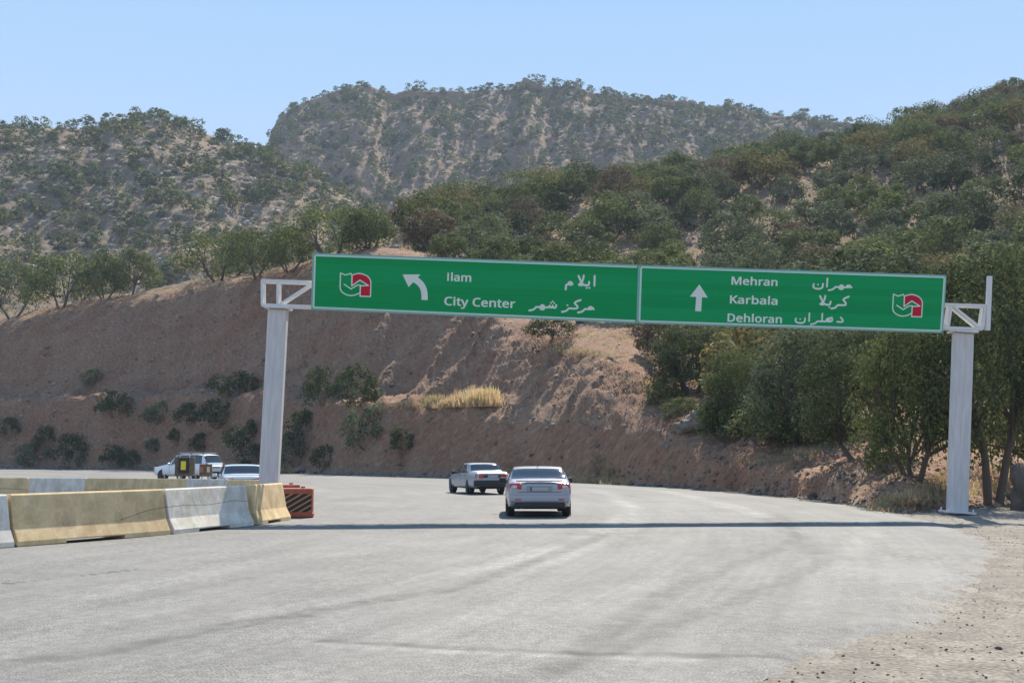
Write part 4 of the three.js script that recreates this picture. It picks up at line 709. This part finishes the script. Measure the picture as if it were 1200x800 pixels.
const rb = (w, h, d, x, y, z, r = .02, ry = 0) => { const g = new RoundedBoxGeometry(w, h, d, 3, Math.min(r, w / 2.1, h / 2.1, d / 2.1)); if (ry) g.rotateY(ry); g.translate(x, y, z); return g; };
function place(car, px, py, d, turn) { const g = d ? P(px, 540, d) : G(px, py); car.position.set(g.x, .028, g.z); car.rotation.y = turn; }
const silver = paint(.37, .36, .385), oldSilver = paint(.34, .37, .39, .4), white = paint(.78, .78, .78), paleBlue = paint(.62, .7, .76);
// 1: modern silver sedan driving away under the sign
const sedanTop = [[0, .70], [.04, .76], [.27, .93], [.30, .95], [.455, 1.36], [.52, 1.40], [.64, 1.40], [.72, 1.355], [.865, 1.06], [.9, 1.045], [.985, 1.0], [1, .93]];
const sedanBelt = [[0, .62], [.05, .68], [.3, .90], [.5, .915], [.8, .96], [.9, .97], [1, .86]];
{
  const c = makeCar('sedan_car', 'modern silver sedan with red tail lamps driving away under the sign', { L: 4.55, W: 1.86, top: sedanTop, belt: sedanBelt, sill: [[0, .3], [.1, .22], [.9, .24], [.97, .3], [1, .34]], plan: [[0, .72], [.04, .86], [.16, .97], [.4, 1], [.75, 1], [.92, .97], [.98, .93], [1, .89]], wheel: .325, axles: [.19, .79], paint: silver, ws: [.315, .45], rw: [.735, .855], side: [[.36, .535, .1, 0], [.55, .79, 0, -.06]], doors: [.34, .54, .72], handles: [.5, .68], mirror: .345, mirrorMat: plastic,
    rear({ root, L, W }) {
      const z = L / 2;
      for (const f of [-1, 1]) { const l = part('tail_lamp', rb(.36, .17, .16, f * .66, .86, z - .045, .05, f * .32), lampRed, root); part('bright_lens', rb(.13, .07, .05, f * .69, .85, z + .03, .02, f * .32), lampPale, l); }
      part('boot_lid_seam', boxAt(1.18, .012, .02, 0, .70, z + .032), plastic, root); part('boot_lip', rb(1.3, .04, .08, 0, 1.005, z - .03, .015), silver, root);
      const b = part('rear_bumper', rb(1.7, .24, .2, 0, .52, z - .03, .08), silver, root); part('lower_valance', rb(1.42, .17, .18, 0, .34, z - .02, .05), plastic, b);
      part('number_plate', rb(.52, .115, .015, 0, .79, z + .042, .004), std({ map: plateTex, roughness: .4 }), root); part('plate_recess', rb(.72, .17, .012, 0, .79, z + .036, .004), std({ color: col(.3, .3, .32) }), root);
      for (const f of [-1, 1]) part('rear_reflector', rb(.16, .04, .02, f * .6, .5, z + .072, .008), lampRed, root); part('third_brake_lamp', rb(.26, .03, .03, 0, 1.31, z - 1.16, .01), lampRed, root);
      part('roof_aerial', rb(.04, .06, .12, 0, 1.43, z - 1.45, .015), plastic, root);
      part('exhaust_tip', rb(.09, .06, .12, -.5, .27, z - .02, .02), alloy, root);
    } });
  const g = G(631, 607.5); c.position.set(g.x, .028, g.z - 2.25); c.rotation.y = .015;
}
// 2: older boxy sedan turning away to the left
const boxTop = [[0, .68], [.04, .75], [.28, .90], [.31, .92], [.43, 1.32], [.5, 1.385], [.66, 1.385], [.73, 1.34], [.84, 1.03], [.87, 1.02], [.985, .99], [1, .93]], boxBelt = [[0, .62], [.05, .68], [.3, .87], [.6, .89], [.85, .92], [.95, .93], [1, .88]];
const boxRear = (bodyPaint, bumper) => ({ root, L }) => {
  const z = L / 2;
  for (const f of [-1, 1]) part('tail_lamp', rb(.4, .19, .12, f * .6, .80, z - .015, .03, f * .14), lampRed, root);
  part('garnish', rb(.86, .13, .03, 0, .80, z + .034, .01), plastic, root); part('number_plate', rb(.52, .115, .015, 0, .80, z + .054, .004), std({ map: plateTex, roughness: .4 }), root);
  part('rear_bumper', rb(1.68, .26, .24, 0, .5, z - .02, .06), bumper, root); part('boot_lip', rb(1.3, .03, .06, 0, .995, z - .02, .012), bodyPaint, root); part('third_brake_lamp', rb(.22, .03, .03, 0, 1.27, z - 1.16, .01), lampRed, root);
};
{
  const c = makeCar('sedan_car', 'older boxy silver sedan with a dark bumper turning off ahead of the other sedan', { L: 4.4, W: 1.7, top: boxTop, belt: boxBelt, sill: [[0, .3], [.1, .24], [.9, .26], [1, .34]], plan: [[0, .8], [.04, .9], [.15, .98], [.4, 1], [.8, 1], [.95, .97], [1, .93]], wheel: .31, axles: [.19, .79], paint: oldSilver, ws: [.32, .44], rw: [.735, .83], side: [[.36, .525, .085, 0], [.54, .76, 0, -.04]], doors: [.34, .535, .71], handles: [.5, .67], mirror: .345, mirrorMat: plastic, trim: plastic, rear: boxRear(oldSilver, plastic) });
  const g = G(572, 580); c.position.set(g.x - .55, .028, g.z - 2.0); c.rotation.y = .34;
}
// 3: pale sedan beyond the barriers
{
  const c = makeCar('sedan_car', 'pale blue-white sedan half hidden by the barriers beside the gantry post', { L: 4.4, W: 1.7, top: boxTop, belt: boxBelt, sill: [[0, .3], [.1, .24], [.9, .26], [1, .34]], plan: [[0, .8], [.04, .9], [.15, .98], [.4, 1], [.8, 1], [.95, .97], [1, .93]], wheel: .31, axles: [.19, .79], paint: paleBlue, ws: [.32, .44], rw: [.735, .83], side: [[.36, .525, .085, 0], [.54, .76, 0, -.04]], doors: [.34, .535, .71], handles: [.5, .67], mirror: .345, rear: boxRear(paleBlue, paleBlue) });
  const p = P(282, 545, 46); c.position.set(p.x, .028, -46); c.rotation.y = .3;
}
// 4: white estate car with roof rails
{
  const c = makeCar('suv_car', 'white off-road estate car with roof rails crossing behind the barriers', { category: 'car', L: 4.8, W: 1.88, top: [[0, .92], [.03, .98], [.25, 1.12], [.28, 1.14], [.40, 1.74], [.46, 1.82], [.8, 1.82], [.92, 1.78], [.985, 1.2], [1, 1.05]], belt: [[0, .82], [.06, .92], [.3, 1.08], [.9, 1.12], [1, 1.0]], sill: [[0, .42], [.1, .36], [.9, .38], [1, .45]], plan: [[0, .82], [.04, .92], [.15, .99], [.4, 1], [.85, 1], [.96, .98], [1, .94]], wheel: .38, axles: [.19, .78], paint: white, ws: [.295, .39], rw: [.925, .975], side: [[.33, .48, .08, 0], [.495, .66, 0, 0], [.675, .92, 0, -.03]], doors: [.32, .487, .667], handles: [.46, .63], mirror: .33,
    rear({ root, L }) {
      const z = L / 2; for (const f of [-1, 1]) { part('tail_lamp', rb(.16, .42, .1, f * .8, 1.02, z - .03, .03), lampRed, root); const r = bar(new THREE.Vector3(f * .62, 1.9, -.35), new THREE.Vector3(f * .62, 1.9, 1.9), .045); part('roof_rail', r, alloy, root); for (const zz of [-.3, .8, 1.85]) part('rail_foot', boxAt(.05, .1, .06, f * .62, 1.845, zz), plastic, root); }
      part('rear_bumper', rb(1.8, .24, .22, 0, .56, z, .06), plastic, root); part('number_plate', rb(.52, .115, .015, 0, .95, z + .045, .004), std({ map: plateTex, roughness: .4 }), root);
      const sw = new THREE.CylinderGeometry(.34, .34, .2, 22); sw.rotateX(Math.PI / 2); void sw;
      for (const f of [-1, 1]) part('headlamp', rb(.3, .18, .12, f * .68, .86, -z + .07, .04), lampPale, root);
    } });
  const p = P(221, 548, 80); c.position.set(p.x, .028, p.z); c.rotation.y = 1.05;
}
renderer.render(scene, camera);
